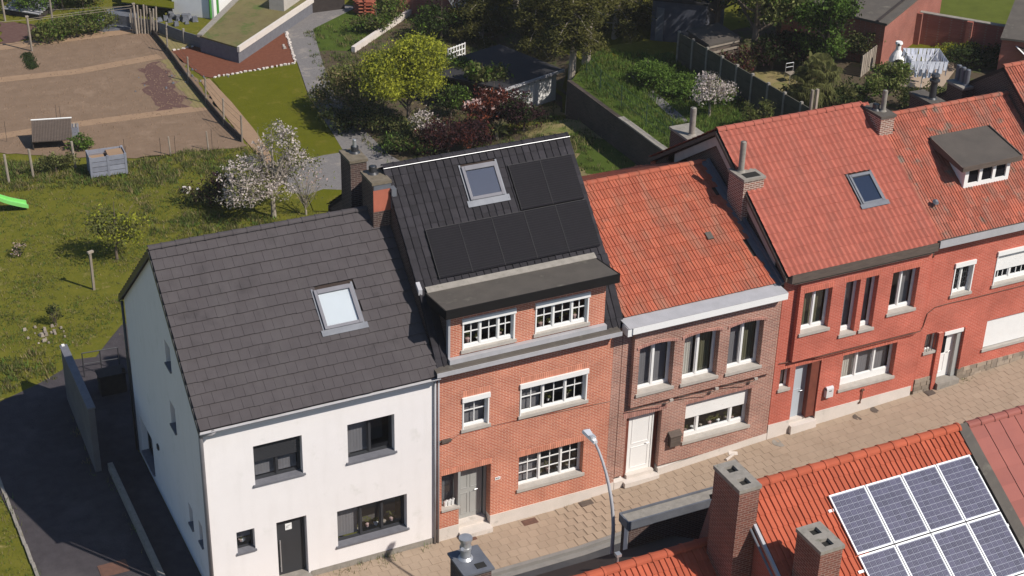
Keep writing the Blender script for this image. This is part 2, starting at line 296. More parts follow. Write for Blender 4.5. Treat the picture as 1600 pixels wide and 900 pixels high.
# ---------------------------------------------------------------- windows and doors
def window(par, x0, x1, z0, z1, y=0, inset=.18, fm='white_paint', lights=(1,), bars=(0, 0), sill='grey_stone', box=None, curtain=None, blind=None,
           fw=.055, sillo=.06, ax='y', items=0, low=None, label=None, dark=True, barm=None):
    """window > pane, sill, shutter_box, curtain, blind"""
    def B(g, a, b, c, dd, z, zz, m=0):
        if ax == 'y': g.box(a, b, y+c, y+dd, z, zz, m)
        else: g.box(y+c, y+dd, a, b, z, zz, m)
    g = G(); GB = G(); i0, i1 = inset, inset+.07
    zt = z1
    if low is None: low = fw
    B(g, x0, x0+fw, i0, i1, z0, zt); B(g, x1-fw, x1, i0, i1, z0, zt)
    B(g, x0+fw, x1-fw, i0, i1, zt-fw, zt); B(g, x0+fw, x1-fw, i0, i1, z0, z0+low)
    tot = sum(lights); xs = x0+fw; Wd = x1-x0-2*fw; win = None; cells = []
    for k, L in enumerate(lights):
        xe = xs+Wd*L/tot
        a, b = xs, xe
        if k: a += fw*.55; B(g, xs-fw*.55, xs+fw*.55, i0-.012, i1+.005, z0+low, zt-fw)
        if k < len(lights)-1: b -= fw*.55
        sf = fw*.5  # sash frame
        B(g, a, a+sf, i0+.015, i1-.012, z0+low, zt-fw); B(g, b-sf, b, i0+.015, i1-.012, z0+low, zt-fw)
        B(g, a+sf, b-sf, i0+.015, i1-.012, zt-fw-sf, zt-fw); B(g, a+sf, b-sf, i0+.015, i1-.012, z0+low, z0+low+sf)
        ca, cb, cz, ce = a+sf, b-sf, z0+low+sf, zt-fw-sf; cells.append((ca, cb, cz, ce))
        nx, nz = bars; g_ = g
        if barm: g = GB
        for j in range(1, nx): xm = ca+(cb-ca)*j/nx; B(g, xm-.013, xm+.013, i0+.02, i1-.02, cz, ce)
        for j in range(1, nz): zm = cz+(ce-cz)*j/nz; B(g, ca, cb, i0+.021, i1-.021, zm-.013, zm+.013)
        g = g_; xs = xe
    w = g.obj('window', fm, par, label=label)
    if barm: GB.obj('glazing_bars', barm, w)
    for ca, cb, cz, ce in cells:
        g = G(); cy = y+i0+.04; (g.quad((ca, cy, cz), (cb, cy, cz), (cb, cy, ce), (ca, cy, ce)) if ax == 'y' else g.quad((cy, ca, cz), (cy, cb, cz), (cy, cb, ce), (cy, ca, ce))); g.obj('pane', 'glass', w)
    if dark:
        g = G(); B(g, x0+.0, x1-.0, inset+.75, inset+.78, z0-.1, z1+.1); g.obj('room_backing', 'room', w)
    if sill:
        g = G(); B(g, x0-sillo, x1+sillo, -.055, -.002, z0-(.055 if sill == 'bluestone' else .10), z0+.004); B(g, x0+.002, x1-.002, -.002, inset+.08, z0-.05, z0+.008); g.obj('sill', sill, w)
    if box:
        g = G(); B(g, x0-.03, x1+.03, -.06, inset-.02, z1-box, z1+.03); B(g, x0-.01, x0+.035, -.02, inset, z0, z1-box); B(g, x1-.035, x1+.01, -.02, inset, z0, z1-box); g.obj('shutter_box', 'white_paint', w)
    if curtain:
        for (fa, fb, za, zb_, cm) in curtain:
            fl = .004 if cm == 'curtain' else .02; g = G(); a = x0+fw+(x1-x0-2*fw)*fa; b = x0+fw+(x1-x0-2*fw)*fb; n = max(2, int((b-a)/.045)); zz0 = z0+fw+(z1-z0-2*fw)*za; zz1 = z0+fw+(z1-z0-2*fw)*zb_
            for k in range(n):
                u0, u1 = a+(b-a)*k/n, a+(b-a)*(k+1)/n; o0, o1 = inset+.16+(fl if k % 2 else 0), inset+.16+(0 if k % 2 else fl)
                if ax == 'y': g.quad((u0, y+o0, zz0), (u1, y+o1, zz0), (u1, y+o1, zz1), (u0, y+o0, zz1))
                else: g.quad((y+o0, u0, zz0), (y+o1, u1, zz0), (y+o1, u1, zz1), (y+o0, u0, zz1))
            g.obj('curtain', cm, w)
    if blind:
        za, bm = blind; g = G(); n = max(3, int((1-za)*(z1-z0)/.05)); zz = z0+(z1-z0)*za
        for k in range(n):
            a = zz+(z1-.01-zz)*k/n; b = zz+(z1-.01-zz)*(k+1)/n; B(g, x0+.012, x1-.012, inset-.045, inset-.02, a+.004, b)
        g.obj('shutter', bm, w)
    if items:
        rr = random.Random(int(x0*100+z0*10)); g = G()
        for k in range(items):
            u = x0+.15+(x1-x0-.3)*(k+.5)/items+rr.uniform(-.05, .05); zb_ = z0+fw+.02; h = rr.uniform(.12, .3); r = rr.uniform(.04, .09)
            c = (u, y+inset+.24)
            if ax == 'y': g.tube([(c[0], c[1], zb_), (c[0], c[1], zb_+h*.4), (c[0], c[1], zb_+h*.5)], [r*.7, r, r*.3], 7, m=k % 3)
            if rr.random() < .7:
                for q in range(14):
                    a = rr.uniform(0, 6.28); e = rr.uniform(.02, .14); hz = rr.uniform(.4, 1.4)*h; p = Vector((c[0]+math.cos(a)*e, c[1]+math.sin(a)*e*.4, zb_+hz)); s_ = .03
                    g.add([p+Vector((-s_, 0, -s_)), p+Vector((s_, 0.01, -s_)), p+Vector((s_, 0, s_)), p+Vector((-s_, 0, s_))], [(0, 1, 2, 3)], 3)
        g.obj('sill_ornaments', ['petal_pink', 'white_paint', 'wood_grey', 'l_olive'], w)
    return w
def door(par, x0, x1, z0, z1, y, m, panels=(), handle=1, label=None, glass=None, frame=None):
    g = G(); g.box(x0, x1, y, y+.05, z0, z1)
    for (a, b, c, e) in panels:  # raised mouldings
        X0, X1, Z0, Z1 = x0+(x1-x0)*a, x0+(x1-x0)*b, z0+(z1-z0)*c, z0+(z1-z0)*e
        g.box(X0, X1, y-.012, y, Z0, Z0+.03); g.box(X0, X1, y-.012, y, Z1-.03, Z1); g.box(X0, X0+.03, y-.012, y, Z0+.03, Z1-.03); g.box(X1-.03, X1, y-.012, y, Z0+.03, Z1-.03)
    o = g.obj('door', m, par, label=label)
    g = G(); g.box(x0-.06, x0-.003, y-.02, y+.06, z0, z1+.06); g.box(x1+.003, x1+.06, y-.02, y+.06, z0, z1+.06); g.box(x0-.003, x1+.003, y-.02, y+.06, z1+.003, z1+.06); g.obj('door_frame', frame or m, o)
    if handle:
        hx = x1-.1 if handle > 0 else x0+.08
        g = G(); g.tube([(hx, y-.05, z0+1.02), (hx, y, z0+1.02)], .015, 6); g.tube([(hx, y-.05, z0+1.02), (hx-.1*(1 if handle > 0 else -1), y-.05, z0+1.02)], .012, 6); g.obj('handle', 'steel', o)
    return o
def soldier(par, x0, x1, z, h, y, m='brick_s', gap=.012, bw=.058):
    g = G(); n = max(1, int((x1-x0)/(bw+gap)))
    w = (x1-x0)/n
    for i in range(n): g.box(x0+i*w+gap/2, x0+(i+1)*w-gap/2, y-.008, y+.01, z, z+h)
    return g.obj('lintel', m, par, kind='stuff')
K['brick_s'] = mat('soldier_brick', (.64, .28, .18), (.56, .22, .14), sc=6, rough=.85, rnd=.15)
K['brick_sb'] = mat('brown_soldier_brick', (.46, .24, .19), (.36, .18, .145), sc=6, rough=.85, rnd=.2)
K['brick_sr'] = mat('red_soldier_brick', (.6, .18, .12), (.54, .155, .10), sc=6, rough=.85, rnd=.12)
# ---------------------------------------------------------------- roof tiles
def tilemesh(name, prof, L, lift, th, m, lip_m=None):
    g = G(); n = len(prof)
    bot = [(x, 0, z+lift) for x, z in prof]; top = [(x, L, z+.004) for x, z in prof]; lip = [(x, 0.004, z+lift-th) for x, z in prof]
    g.add(bot+top+lip, [(i, i+1, n+i+1, n+i) for i in range(n-1)]+[(2*n+i, 2*n+i+1, i+1, i) for i in range(n-1)]+[(2*n, 0, n), (n-1, 3*n-1, 2*n-1)])
    if lip_m: g.m = [1 if n-1 <= i < 2*(n-1) else 0 for i in range(len(g.f))]; return g.mesh(name, [m, lip_m])
    return g.mesh(name, m)
def tileroof(par, A, B, X0, X1, cols, rows, me, name='roof_tile', stag=0, skip=None, maxn=300, joined=False, back=False, jit=.006, seed=1):
    """A, B = (y, z) of eave and ridge; tiles from X0 to X1"""
    rr = random.Random(seed); V = Vector((0, B[0]-A[0], B[1]-A[1])); Ls = V.length; V /= Ls; U = Vector((1, 0, 0)) if V.y > 0 else Vector((-1, 0, 0)); N = U.cross(V)
    xs = X0 if V.y > 0 else X1; w = (X1-X0)/cols; r = Ls/rows; L = []
    for j in range(rows):
        for i in range(-1 if stag and j % 2 else 0, cols):
            off = w*.5 if (stag and j % 2) else 0
            u = i*w+off; uw = 1.0
            P = Vector((xs, A[0], A[1]))+U*u+V*(j*r)+N*.03
            sx = 1.0
            if u < -.001: P += U*(-u); sx = (w+u)/w
            if u+w > X1-X0+.001: sx = (X1-X0-u)/w
            cx = P.x+U.x*w*sx/2
            if skip and skip(cx, P.y+V.y*r/2): continue
            L.append((P, sx))
    L.sort(key=lambda q: (q[0]-CAM).length)
    w0 = w; parts = [] if joined else L[:maxn]; rest = L if joined else L[maxn:]
    def MX(P, sx):
        M = Matrix.Identity(4)
        for i in range(3): M[i][0] = U[i]*sx; M[i][1] = V[i]; M[i][2] = N[i]; M[i][3] = P[i]
        return M @ Matrix.Rotation(rr.gauss(0, jit), 4, 'Y') @ Matrix.Rotation(rr.gauss(0, jit*.8), 4, 'Z') @ Matrix.Translation((0, rr.gauss(0, .004), rr.uniform(0, .004)))
    for P, sx in parts: place(me, name, par, MX(P, sx))
    if rest:
        g = G(); vs = [v.co for v in me.vertices]; fs = [tuple(p.vertices) for p in me.polygons]
        for P, sx in rest:
            M = MX(P, sx); g.add([M @ v for v in vs], fs)
        g.obj(name+'_field', [me.materials[0]], par, kind='stuff')
def ridge(par, X0, X1, y, z, n, m, r=.11, name='ridge_tile', tilt=0):
    w = (X1-X0)/n; g = G(); k = 7; vs = []; 
    for (x, rr_) in ((0, r), (w*.9, r*.93), (w*.9, r*1.08), (w+.02, r*1.1)):
        for j in range(k):
            a = math.pi*j/(k-1); vs.append((x, -math.cos(a)*rr_*1.15, math.sin(a)*rr_*.9-.03))
    fs = [(i*k+j, i*k+j+1, (i+1)*k+j+1, (i+1)*k+j) for i in range(3) for j in range(k-1)]
    g.add(vs, fs); g.add(vs[-k:], [tuple(range(k))]); me = g.mesh(name, m)
    for i in range(n): place(me, name, par, Matrix.Translation((X0+i*w, y, z+(i+.5)*w*tilt)) @ Matrix.Rotation(random.gauss(0, .008), 4, 'Y'))
def flat_prof(w): return [(0.004, 0), (w-.004, 0)]
def roll_prof(w): return [(.0, 0.0), (.012, .03), (.045, .034), (.062, .004), (w, .002)]
def rib_prof(w, h=.024):
    p = [(0.0, 0)]
    for k in (0, 1):
        o = w*k/2; p += [(o+w*.03, h), (o+w*.14, h), (o+w*.2, .003), (o+w*.48, 0)]
    return p
def pan_prof(w, h=.04):
    return [(w*k/6, h*(.5+.5*math.cos(2*math.pi*k/6))) for k in range(7)]
def deck(par, pts, X0, X1, th=.12, m='deck', name='roof'):
    """roof slabs between successive (y,z) points"""
    g = G()
    for (a, b) in zip(pts, pts[1:]):
        v = Vector((b[0]-a[0], b[1]-a[1])).normalized(); nrm = Vector((-v.y, v.x))*-th
        g.prism([a, b, (b[0]+nrm.x, b[1]+nrm.y), (a[0]+nrm.x, a[1]+nrm.y)], 'x', X0, X1)
    return g.obj(name, m, par)
def chimney(par, x0, x1, y0, y1, zb, zt, m='brick_chimney', cap=.09, over=.04, pipes=(), capm='concrete', holes=0, hipe=None):
    g = G(); g.box(x0, x1, y0, y1, zb, zt-cap); c = g.obj('chimney', m, par)
    g = G(); nh = holes
    if nh:
        ys = [y0-over]; w = (y1-y0)/(nh)
        hw = .13; X0, X1 = (x0+x1)/2-hw, (x0+x1)/2+hw; cur = y0-over
        for k in range(nh):
            yc = y0+w*(k+.5); g.box(x0-over, x1+over, cur, yc-hw, zt-cap, zt); g.box(x0-over, X0, yc-hw, yc+hw, zt-cap, zt); g.box(X1, x1+over, yc-hw, yc+hw, zt-cap, zt); cur = yc+hw
        g.box(x0-over, x1+over, cur, y1+over, zt-cap, zt)
        for k in range(nh): q = G(); yc = y0+w*(k+.5); q.box(X0+.002, X1-.002, yc-hw+.002, yc+hw-.002, zt-cap+.002, zt-cap+.012); q.obj('flue_opening', 'dark', c)
    else: g.box(x0-over, x1+over, y0-over, y1+over, zt-cap, zt)
    g.obj('chimney_cap', capm, c)
    for (px, py, h, r, pm) in pipes:
        g = G(); g.tube([(px, py, zt-.02), (px, py, zt+h)], r, 12, cap=False); g.tube([(px, py, zt+h), (px, py, zt+h*.9)], r*.8, 12, cap=True); g.tube([(px, py, zt), (px, py, zt+.06)], [r*1.5, r*1.05], 12, cap=False); g.obj('flue_pipe', pm, c, smooth=True)
    return c
# ================================================================ ground levels
def zs(x):  # street level rises gently to the right
    pts = [(-40, 0), (11, 0), (13.3, .15), (19, .5), (25, .74), (31, 1.1), (60, 2.4), (200, 2.4)]
    for (a, p), (b, q) in zip(pts, pts[1:]):
        if x <= b: return p+(q-p)*max(0, (x-a))/(b-a)
    return 2.4
GW = [(25.9, 8.9), (25.9, 27.5), (27.6, 29), (28, 31.5), (28, 60)]  # line of the retaining garden wall
def wallx(y):
    for (a, p), (b, q) in zip(GW, GW[1:]):
        if y <= q: return a+(b-a)*max(0, (y-p))/(q-p)
    return GW[-1][0]
UP = 2.4
def gz(x, y):
    if y < 1: return zs(x)
    t = clip01((y-1)/7, 0, 1); t = t*t*(3-2*t)
    back = UP*clip01((x-wallx(y)+.05)/.1, 0, 1) if y < 31.6 else UP*clip01((x-28)/5, 0, 1)
    return zs(x)*(1-t)+back*t+(.9*clip01((x-20)/4, 0, 1)*clip01((29-y)/3, 0, 1)*clip01((y-8)/3, 0, 1) if x < wallx(y)-.05 else 0)
# ================================================================ roof fittings
def plane(A, B):
    V = Vector((0, B[0]-A[0], B[1]-A[1])); V.normalize(); N = Vector((0, -V.z, V.y)) if V.y > 0 else Vector((0, -V.z, V.y))*-1
    if N.z < 0: N = -N
    def P(x, y, h):
        t = (y-A[0])/(B[0]-A[0]); return Vector((x, y, A[1]+(B[1]-A[1])*t))+N*h
    return P
def slabon(g, P, x0, x1, y0, y1, h0, h1, m=0):
    g.hexa([P(x0, y0, h0), P(x1, y0, h0), P(x1, y1, h0), P(x0, y1, h0), P(x0, y0, h1), P(x1, y0, h1), P(x1, y1, h1), P(x0, y1, h1)], m)
def skylight(par, A, B, x0, x1, y0, y1, fm, inner, apron=True, aph=.075, fw=.09, gm='roofglass', label=None):
    P = plane(A, B); g = G()
    slabon(g, P, x0, x0+fw, y0, y1, .02, .15); slabon(g, P, x1-fw, x1, y0, y1, .02, .14)
    slabon(g, P, x0+fw, x1-fw, y0, y0+fw*.75, .02, .13); slabon(g, P, x0+fw, x1-fw, y1-fw*1.1, y1, .02, .16)
    w = g.obj('roof_window', fm, par, label=label)
    g = G(); slabon(g, P, x0+fw, x1-fw, y0+fw*.75, y1-fw*1.1, .10, .108); g.obj('pane', gm, w)
    g = G(); slabon(g, P, x0+fw-.01, x1-fw+.01, y0+fw*.7, y1-fw, .05, .065); g.obj('blind', inner, w)
    if apron:
        g = G(); slabon(g, P, x0-.12, x1+.14, y0-.14, y0, aph, aph+.014); slabon(g, P, x0-.06, x0-.003, y0, y1+.05, aph, aph+.012); slabon(g, P, x1+.003, x1+.06, y0, y1+.05, aph, aph+.012); g.obj('flashing', 'lead', w)
    return w
def pipe(par, pts, r, m='steel', name='downpipe'):
    g = G(); g.tube(pts, r, 8); return g.obj(name, m, par, smooth=True)
# ================================================================ WHITE HOUSE
WA, WB, WC = (-.24, 6.14), (3.96, 9.75), (8.8, 5.8)
h1 = thing('white_house', 'white rendered end house with charcoal flat-tile roof and black windows', 'house', (0, 0, 0), 'row houses along the street')
win_w = [(1.43, 2.87, 3.78, 5.09), (4.25, 5.71, 3.76, 5.06), (3.85, 6.08, .84, 2.11), (1.98, 2.90, .16, 2.27), (.78, 1.32, 1.56, 2.29)]
g = G(); wallsheet(g, 'y', 0, 0, 7.03, -.2, 6.18, win_w, t=.32)
gw = [(2.92, 3.5, 4.15, 5.0), (6.45, 8.0, .38, 1.75), (1.82, 2.25, 1.38, 2.1), (.8, 1.17, 1.45, 2.2)]
wallsheet(g, 'x', 0, .321, 8.55, -.2, 5.9, gw, t=.3)
wallsheet(g, 'x', 0, 2, 5.5, 5.9, 7.3, [(2.88, 3.45, 6.3, 7.08)], t=.3)
g.prism([(.0, 5.9), (2, 5.9), (2, 7.3), (1.12, 7.3), (.0, 6.335)], 'x', 0, .3)
g.prism([(5.5, 5.9), (8.55, 5.9), (8.55, 5.98), (6.95, 7.3), (5.5, 7.3)], 'x', 0, .3)
g.prism([(1.12, 7.3), (6.95, 7.3), (3.96, 9.72)], 'x', 0, .3)
g.obj('wall', 'render_white', h1)
g = G(); g.box(.3, 7.03, 8.25, 8.55, -.2, 5.95); g.obj('rear_wall', 'render_white', h1)
g = G(); g.box(.3, 7.0, .32, 8.2, 3.0, 3.1); g.obj('floor', 'room', h1)
deck(h1, [WA, WB, WC], -.09, 7.04, th=.14, m='deck')
tm = tilemesh('flat_tile', [(.003, 0), (.2945, 0)], .37, .05, .05, 'tile_grey')
def skipW(x, y): return 4.1 < x < 5.32 and 1.3 < y < 2.3
tileroof(h1, WA, WB, -.1, 7.04, 24, 16, tm, stag=1, skip=skipW)
tileroof(h1, WC, WB, -.1, 7.04, 24, 17, tm, name='rear_roof_tile', stag=1, joined=True)
ridge(h1, -.12, 7.0, 3.96, 9.82, 17, 'tile_grey', r=.1)
P = plane(WA, WB); g = G()   # verge trims
for (a, b) in ((WA, WB), (WB, WC)):
    g.prism([a, b, (b[0], b[1]-.2), (a[0], a[1]-.2)], 'x', -.13, -.095)
g.obj('verge_board', 'anthracite', h1)
skylight(h1, WA, WB, 4.13, 5.28, 1.34, 2.27, 'zinc_dark', 'blind', gm='glass')
# windows: left lights carry a pale net, right ones stand in the jamb's shade
w = window(h1, *win_w[0], inset=.22, fm='anthracite', lights=(1, 1), sill='bluestone', curtain=[(0, .98, 0, .45, 'curtain')], blind=(.5, 'anthracite'), label='black window with its roller shutter half down')
w = window(h1, *win_w[1], inset=.22, fm='anthracite', lights=(1.05, 1), sill='bluestone', curtain=[(0, .5, 0, 1, 'curtain')])
w = window(h1, *win_w[2], inset=.22, fm='anthracite', lights=(1.1, 1, 1), sill='bluestone', curtain=[(0, .33, 0, 1, 'curtain')], items=7, label='wide black three-light ground floor window with plants inside')
w = window(h1, *win_w[4], inset=.2, fm='anthracite', lights=(1,), fw=.035, sill='bluestone', curtain=[(0, 1, .35, 1, 'curtain')], items=3, sillo=.03)
dr = door(h1, 2.02, 2.8, .19, 2.24, .2, 'anthracite', handle=0, label='dark flush front door with long bar handle')
g = G(); g.box(2.09, 2.12, .12, .15, .35, 1.5); g.box(2.09, 2.12, .15, .2, .5, .53); g.box(2.09, 2.12, .15, .2, 1.35, 1.38); g.obj('bar_handle', 'steel', dr)
g = G(); g.box(2.3, 2.5, .185, .198, 1.78, 2.0); g.obj('number_plate', 'white_paint', dr)
g = G(); g.box(2.335, 2.345, .183, .184, 1.84, 1.94); g.box(2.375, 2.465, .183, .184, 1.93, 1.94); g.box(2.375, 2.385, .183, .184, 1.84, 1.94); g.obj('house_number', 'anthracite', dr)
g = G(); g.box(1.93, 2.95, -.3, -.003, .02, .155); g.box(1.99, 2.89, -.003, .8, .02, .187); g.obj('doorstep', 'concrete', h1)
g = G(); wallz = G(); wallz.box(0.02, 1.9, -.02, -.001, -.1, .22); wallz.box(2.97, 7.02, -.02, -.001, -.1, .2); wallz.obj('plinth', 'concrete', h1)
for (a, b, c, e) in gw[:1]+[(2.88, 3.45, 6.3, 7.08)]+gw[2:]:
    window(h1, a, b, c, e, y=0, ax='x', inset=.2, fm='anthracite', fw=.04, sill='bluestone', sillo=.02)
window(h1, *gw[1], y=0, ax='x', inset=.2, fm='anthracite', lights=(1, 1), sill='bluestone', sillo=.0)
g = G(); g.box(-.05, 0, 5.5, 5.65, 1.93, 2.1); g.obj('outdoor_lamp', 'anthracite', h1)
# gutter and downpipe
g = G(); ring = []
for x in (-.13, 7.04):
    for k in range(9):
        a = math.pi+math.pi*k/8; ring.append((x, -.27+math.cos(a)*.075, 6.12+math.sin(a)*.075))
g.add(ring, [(i, i+1, i+10, i+9) for i in range(8)]+[tuple(range(8, -1, -1)), tuple(range(9, 18))])
g.tube([(-.13, -.345, 6.12), (7.04, -.345, 6.12)], .014, 6)
g.obj('gutter', 'zinc', h1, smooth=False)
pipe(h1, [(.30, -.27, 6.08), (.22, -.27, 6.0), (.0, -.14, 5.96), (-.05, -.08, 5.86), (-.05, -.08, .0)], .062, 'pipe_grey')
pipe(h1, [(-.06, 8.62, 5.7), (-.06, 8.62, .05)], .045, 'anthracite')
pipe(h1, [(6.98, -.06, 6.0), (6.98, -.06, .0)], .035, 'zinc')
# ================================================================ RED-ORANGE THREE STOREY HOUSE
RA, RB, RC, RD_ = (-.05, 6.25), (1.3, 8.15), (4.0, 11.0), (9.0, 7.55)
X0, X1 = 7.06, 13.28
h2 = thing('brick_house', 'orange brick house with black tiles, dark solar panels and a wide dormer', 'house', (7.06, 0, 0), 'row houses along the street')
r1, r2, r3 = (7.9, 8.76, 3.93, 5.02), (9.81, 12.1, 3.91, 5.02), (9.83, 12.1, 1.17, 2.38)
rdo = (7.22, 8.87, .2, 2.42)
g = G(); wallsheet(g, 'y', 0, X0, 12.97, .45, 6.22, [r1, r2, r3, (rdo[0], rdo[1], .45, rdo[3])], t=.3)
g.box(7.221, 7.80, .0, .3, .46, 1.08)
g.obj('wall', 'brick_orange', h2)
g = G(); g.box(12.971, X1, 0, .3, .45, 6.22); g.obj('corner_pier', 'brick_brown', h2)
g = G(); g.box(X0+.002, X0+.3, .3, 8.7, 0, 6.2); g.box(X1-.3, X1, .3, 8.7, 0, 6.2); g.box(X0, X1, 8.7, 9, 0, 7.5)
for xa in (X0, X1-.25): g.prism([(.02, 6.22), (.02, 6.24), (1.35, 8.08), (4.0, 10.9), (8.95, 7.5), (8.95, 6.22)], 'x', xa, xa+.25)
g.obj('party_wall', 'brick_dark', h2)
g = G(); g.box(X0, 7.219, -.022, .3, -.2, .45); g.box(7.219, 7.80, -.022, .3, -.2, .45); g.box(8.872, X1, -.022, .3, -.2, .45); g.obj('plinth', 'plinth', h2)
g = G(); g.box(7.21, 7.83, -.05, .28, 1.08, 1.15); g.obj('sill', 'grey_stone', h2)
g = G(); g.box(7.802, 8.87, -.25, .8, -.1, .15); g.box(7.84, 8.80, .18, .8, .15, .297); g.obj('doorstep', 'plinth', h2)
g = G(); g.box(7.222, 7.30, .3, .34, 1.15, 2.42); g.box(7.78, 7.86, .02, .36, 1.15, 2.42); g.box(7.222, 7.86, .46, .5, .3, 2.42); g.box(7.86, 8.87, .5, .54, .2, 2.42); g.box(8.81, 8.868, .31, .5, .2, 2.42); g.obj('porch_panelling', 'grey_paint', h2)
g = G(); g.box(7.31, 7.78, .33, .335, 1.2, 2.38); sw = g.obj('side_window', 'glass', h2)
g = G(); g.box(7.3, 7.8, .42, .425, 1.2, 2.4); g.obj('curtain', 'curtain', sw)
dr = door(h2, 7.95, 8.7, .3, 2.3, .42, 'grey_paint', panels=[(.12, .45, .08, .48), (.55, .88, .08, .48), (.12, .45, .56, .92), (.55, .88, .56, .92)], label='grey panelled front door set deep in its porch')
g = G()
for k in range(3): g.tube([(7.42+k*.12, .16, 1.15), (7.42+k*.12, .16, 1.3), (7.46+k*.12, .12, 1.38)], [.05, .06, .02], 6)
g.obj('sill_ornament', 'white_paint', h2)
g = G(); g.box(9.02, 9.2, -.015, 0, 1.76, 1.86); g.obj('number_plate', 'white_paint', h2)
g = G()
for (a, b, c, dd) in ((0, .03, .035, .065), (.012, .03, .02, .028), (.05, .08, .02, .03), (.05, .058, .03, .07), (.07, .08, .03, .07), (.1, .11, .02, .07)): g.box(9.05+a, 9.05+b, -.018, -.0155, 1.77+c, 1.77+dd)
g.obj('house_number', 'anthracite', h2)
NET = lambda b: [(0, b, 0, 1, 'curtain')]
window(h2, *r1, inset=.1, lights=(1,), bars=(2, 2), box=.13, curtain=NET(1), fw=.05, low=.08)
window(h2, *r2, inset=.1, lights=(1, 1, .85), bars=(2, 2), box=.13, curtain=NET(.33), fw=.05, low=.08, items=3)
window(h2, *r3, inset=.2, lights=(1, 1, .85), bars=(2, 3), curtain=NET(.33), fw=.05, low=.07, items=6)
soldier(h2, 7.9, 8.8, 5.06, .2, 0); soldier(h2, 9.8, 12.12, 5.06, .2, 0); soldier(h2, 9.75, 12.15, 2.385, .2, 0); soldier(h2, 7.2, 8.9, 2.425, .2, 0)
# cornice over the first floor
g = G(); g.prism([(-.36, 6.20), (.02, 6.20), (.02, 6.34), (-.30, 6.34), (-.36, 6.30)], 'x', 6.92, 13.02); g.obj('cornice', 'bitumen', h2)
g = G(); g.box(6.91, 13.03, -.385, -.362, 6.19, 6.33); g.obj('cornice_edge', 'zinc', h2)
# dormer
DX0, DX1, DY = 7.5, 12.62, .06
d1, d2 = (7.9, 9.58, 6.66, 7.68), (10.27, 12.05, 6.66, 7.68)
g = G(); wallsheet(g, 'y', DY, DX0, DX1, 6.34, 8.03, [d1, d2], t=.25); dm = g.obj('dormer', 'brick_orange', h2)
for xa in (DX0+.01, DX1-.14): g = G(); g.prism([(DY+.25, 6.5), (1.35, 8.1), (DY+.25, 8.1)], 'x', xa, xa+.13); g.obj('dormer_cheek', 'brick_dark', dm)
g = G(); g.prism([(-.3, 8.16), (1.15, 7.96), (1.28, 8.14), (-.3, 8.31)], 'x', 7.22, 12.83); g.obj('dormer_roof', 'bitumen', dm)
g = G(); g.box(7.2, 12.85, -.34, -.302, 8.04, 8.33); g.prism([(-.302, 8.04), (1.0, 7.9), (1.1, 8.17), (-.302, 8.32)], 'x', 7.18, 7.219); g.prism([(-.302, 8.04), (1.0, 7.9), (1.1, 8.17), (-.302, 8.32)], 'x', 12.831, 12.87); g.box(7.22, 12.83, -.28, DY, 8.04, 8.07); g.obj('dormer_fascia', 'black_board', dm)
g = G(); g.hexa([(7.25, 1.12, 8.165), (12.85, 1.12, 8.165), (12.85, 1.30, 8.26), (7.25, 1.30, 8.26), (7.25, 1.12, 8.185), (12.85, 1.12, 8.185), (12.85, 1.30, 8.28), (7.25, 1.30, 8.28)]); g.obj('flashing', 'concrete', dm)
g = G(); g.box(DX0-.07, DX0-.002, DY-.03, DY+.1, 6.34, 8.1); g.box(DX0-.07, DX1+.02, DY-.16, DY-.004, 6.345, 6.5); g.obj('lead_trim', 'zinc', dm)
for dd in (d1, d2):
    window(h2, *dd, y=DY, inset=.06, lights=(1, 1.1, .85), bars=(2, 2), box=.13, fw=.05, low=.11, items=4, label=None)
K['tile_lip'] = mat('chipped_tile_edge', (.15, .14, .14), (.05, .047, .05), sc=9, rough=.8)
tr = tilemesh('roll_tile', roll_prof(.245), .34, .026, .024, 'tile_black', 'tile_lip')
def skipR(x, y): return (9.36 < x < 10.6 and 2.9 < y < 3.75) or (7.8 < x < 13.05 and 1.55 < y < 2.5) or (11 < x < 12.95 and 2.5 < y < 3.5) or (7.55 < x < 12.7 and y < 1.2)
deck(h2, [RB, RC], X0, 13.2, m='deck'); deck(h2, [RC, RD_], X0, 13.2, m='deck', name='rear_roof')
deck(h2, [RA, RB], X0, DX0, name='lower_roof'); deck(h2, [RA, RB], DX1, 13.2, name='lower_roof')
tileroof(h2, RB, RC, X0-.04, 13.24, 26, 12, tr, skip=skipR, jit=.01, maxn=250)
tileroof(h2, RA, RB, X0-.04, DX0-.06, 2, 7, tr, name='lower_roof_tile', jit=.014); tileroof(h2, RA, RB, DX1+.04, 13.24, 3, 7, tr, name='lower_roof_tile', jit=.014)
tileroof(h2, RD_, RC, X0-.04, 13.24, 26, 17, tr, name='rear_roof_tile', joined=True)
ridge(h2, X0-.04, 13.2, 4.0, 11.05, 16, 'tile_black', r=.1)
g = G(); g.tube([(X0-.04, 3.86, 11.03), (13.24, 3.86, 11.03)], .010, 6); g.obj('ridge_flashing', 'alu', h2)
g = G(); g.prism([(1.2, 8.1), (1.42, 8.33), (1.42, 8.43), (1.2, 8.28)], 'x', 7.0, 7.12); g.obj('lead_patch', 'zinc', h2)
skylight(h2, RB, RC, 9.42, 10.56, 2.96, 3.7, 'zinc_dark', 'room', label='grey framed roof window beside the upper solar panels')
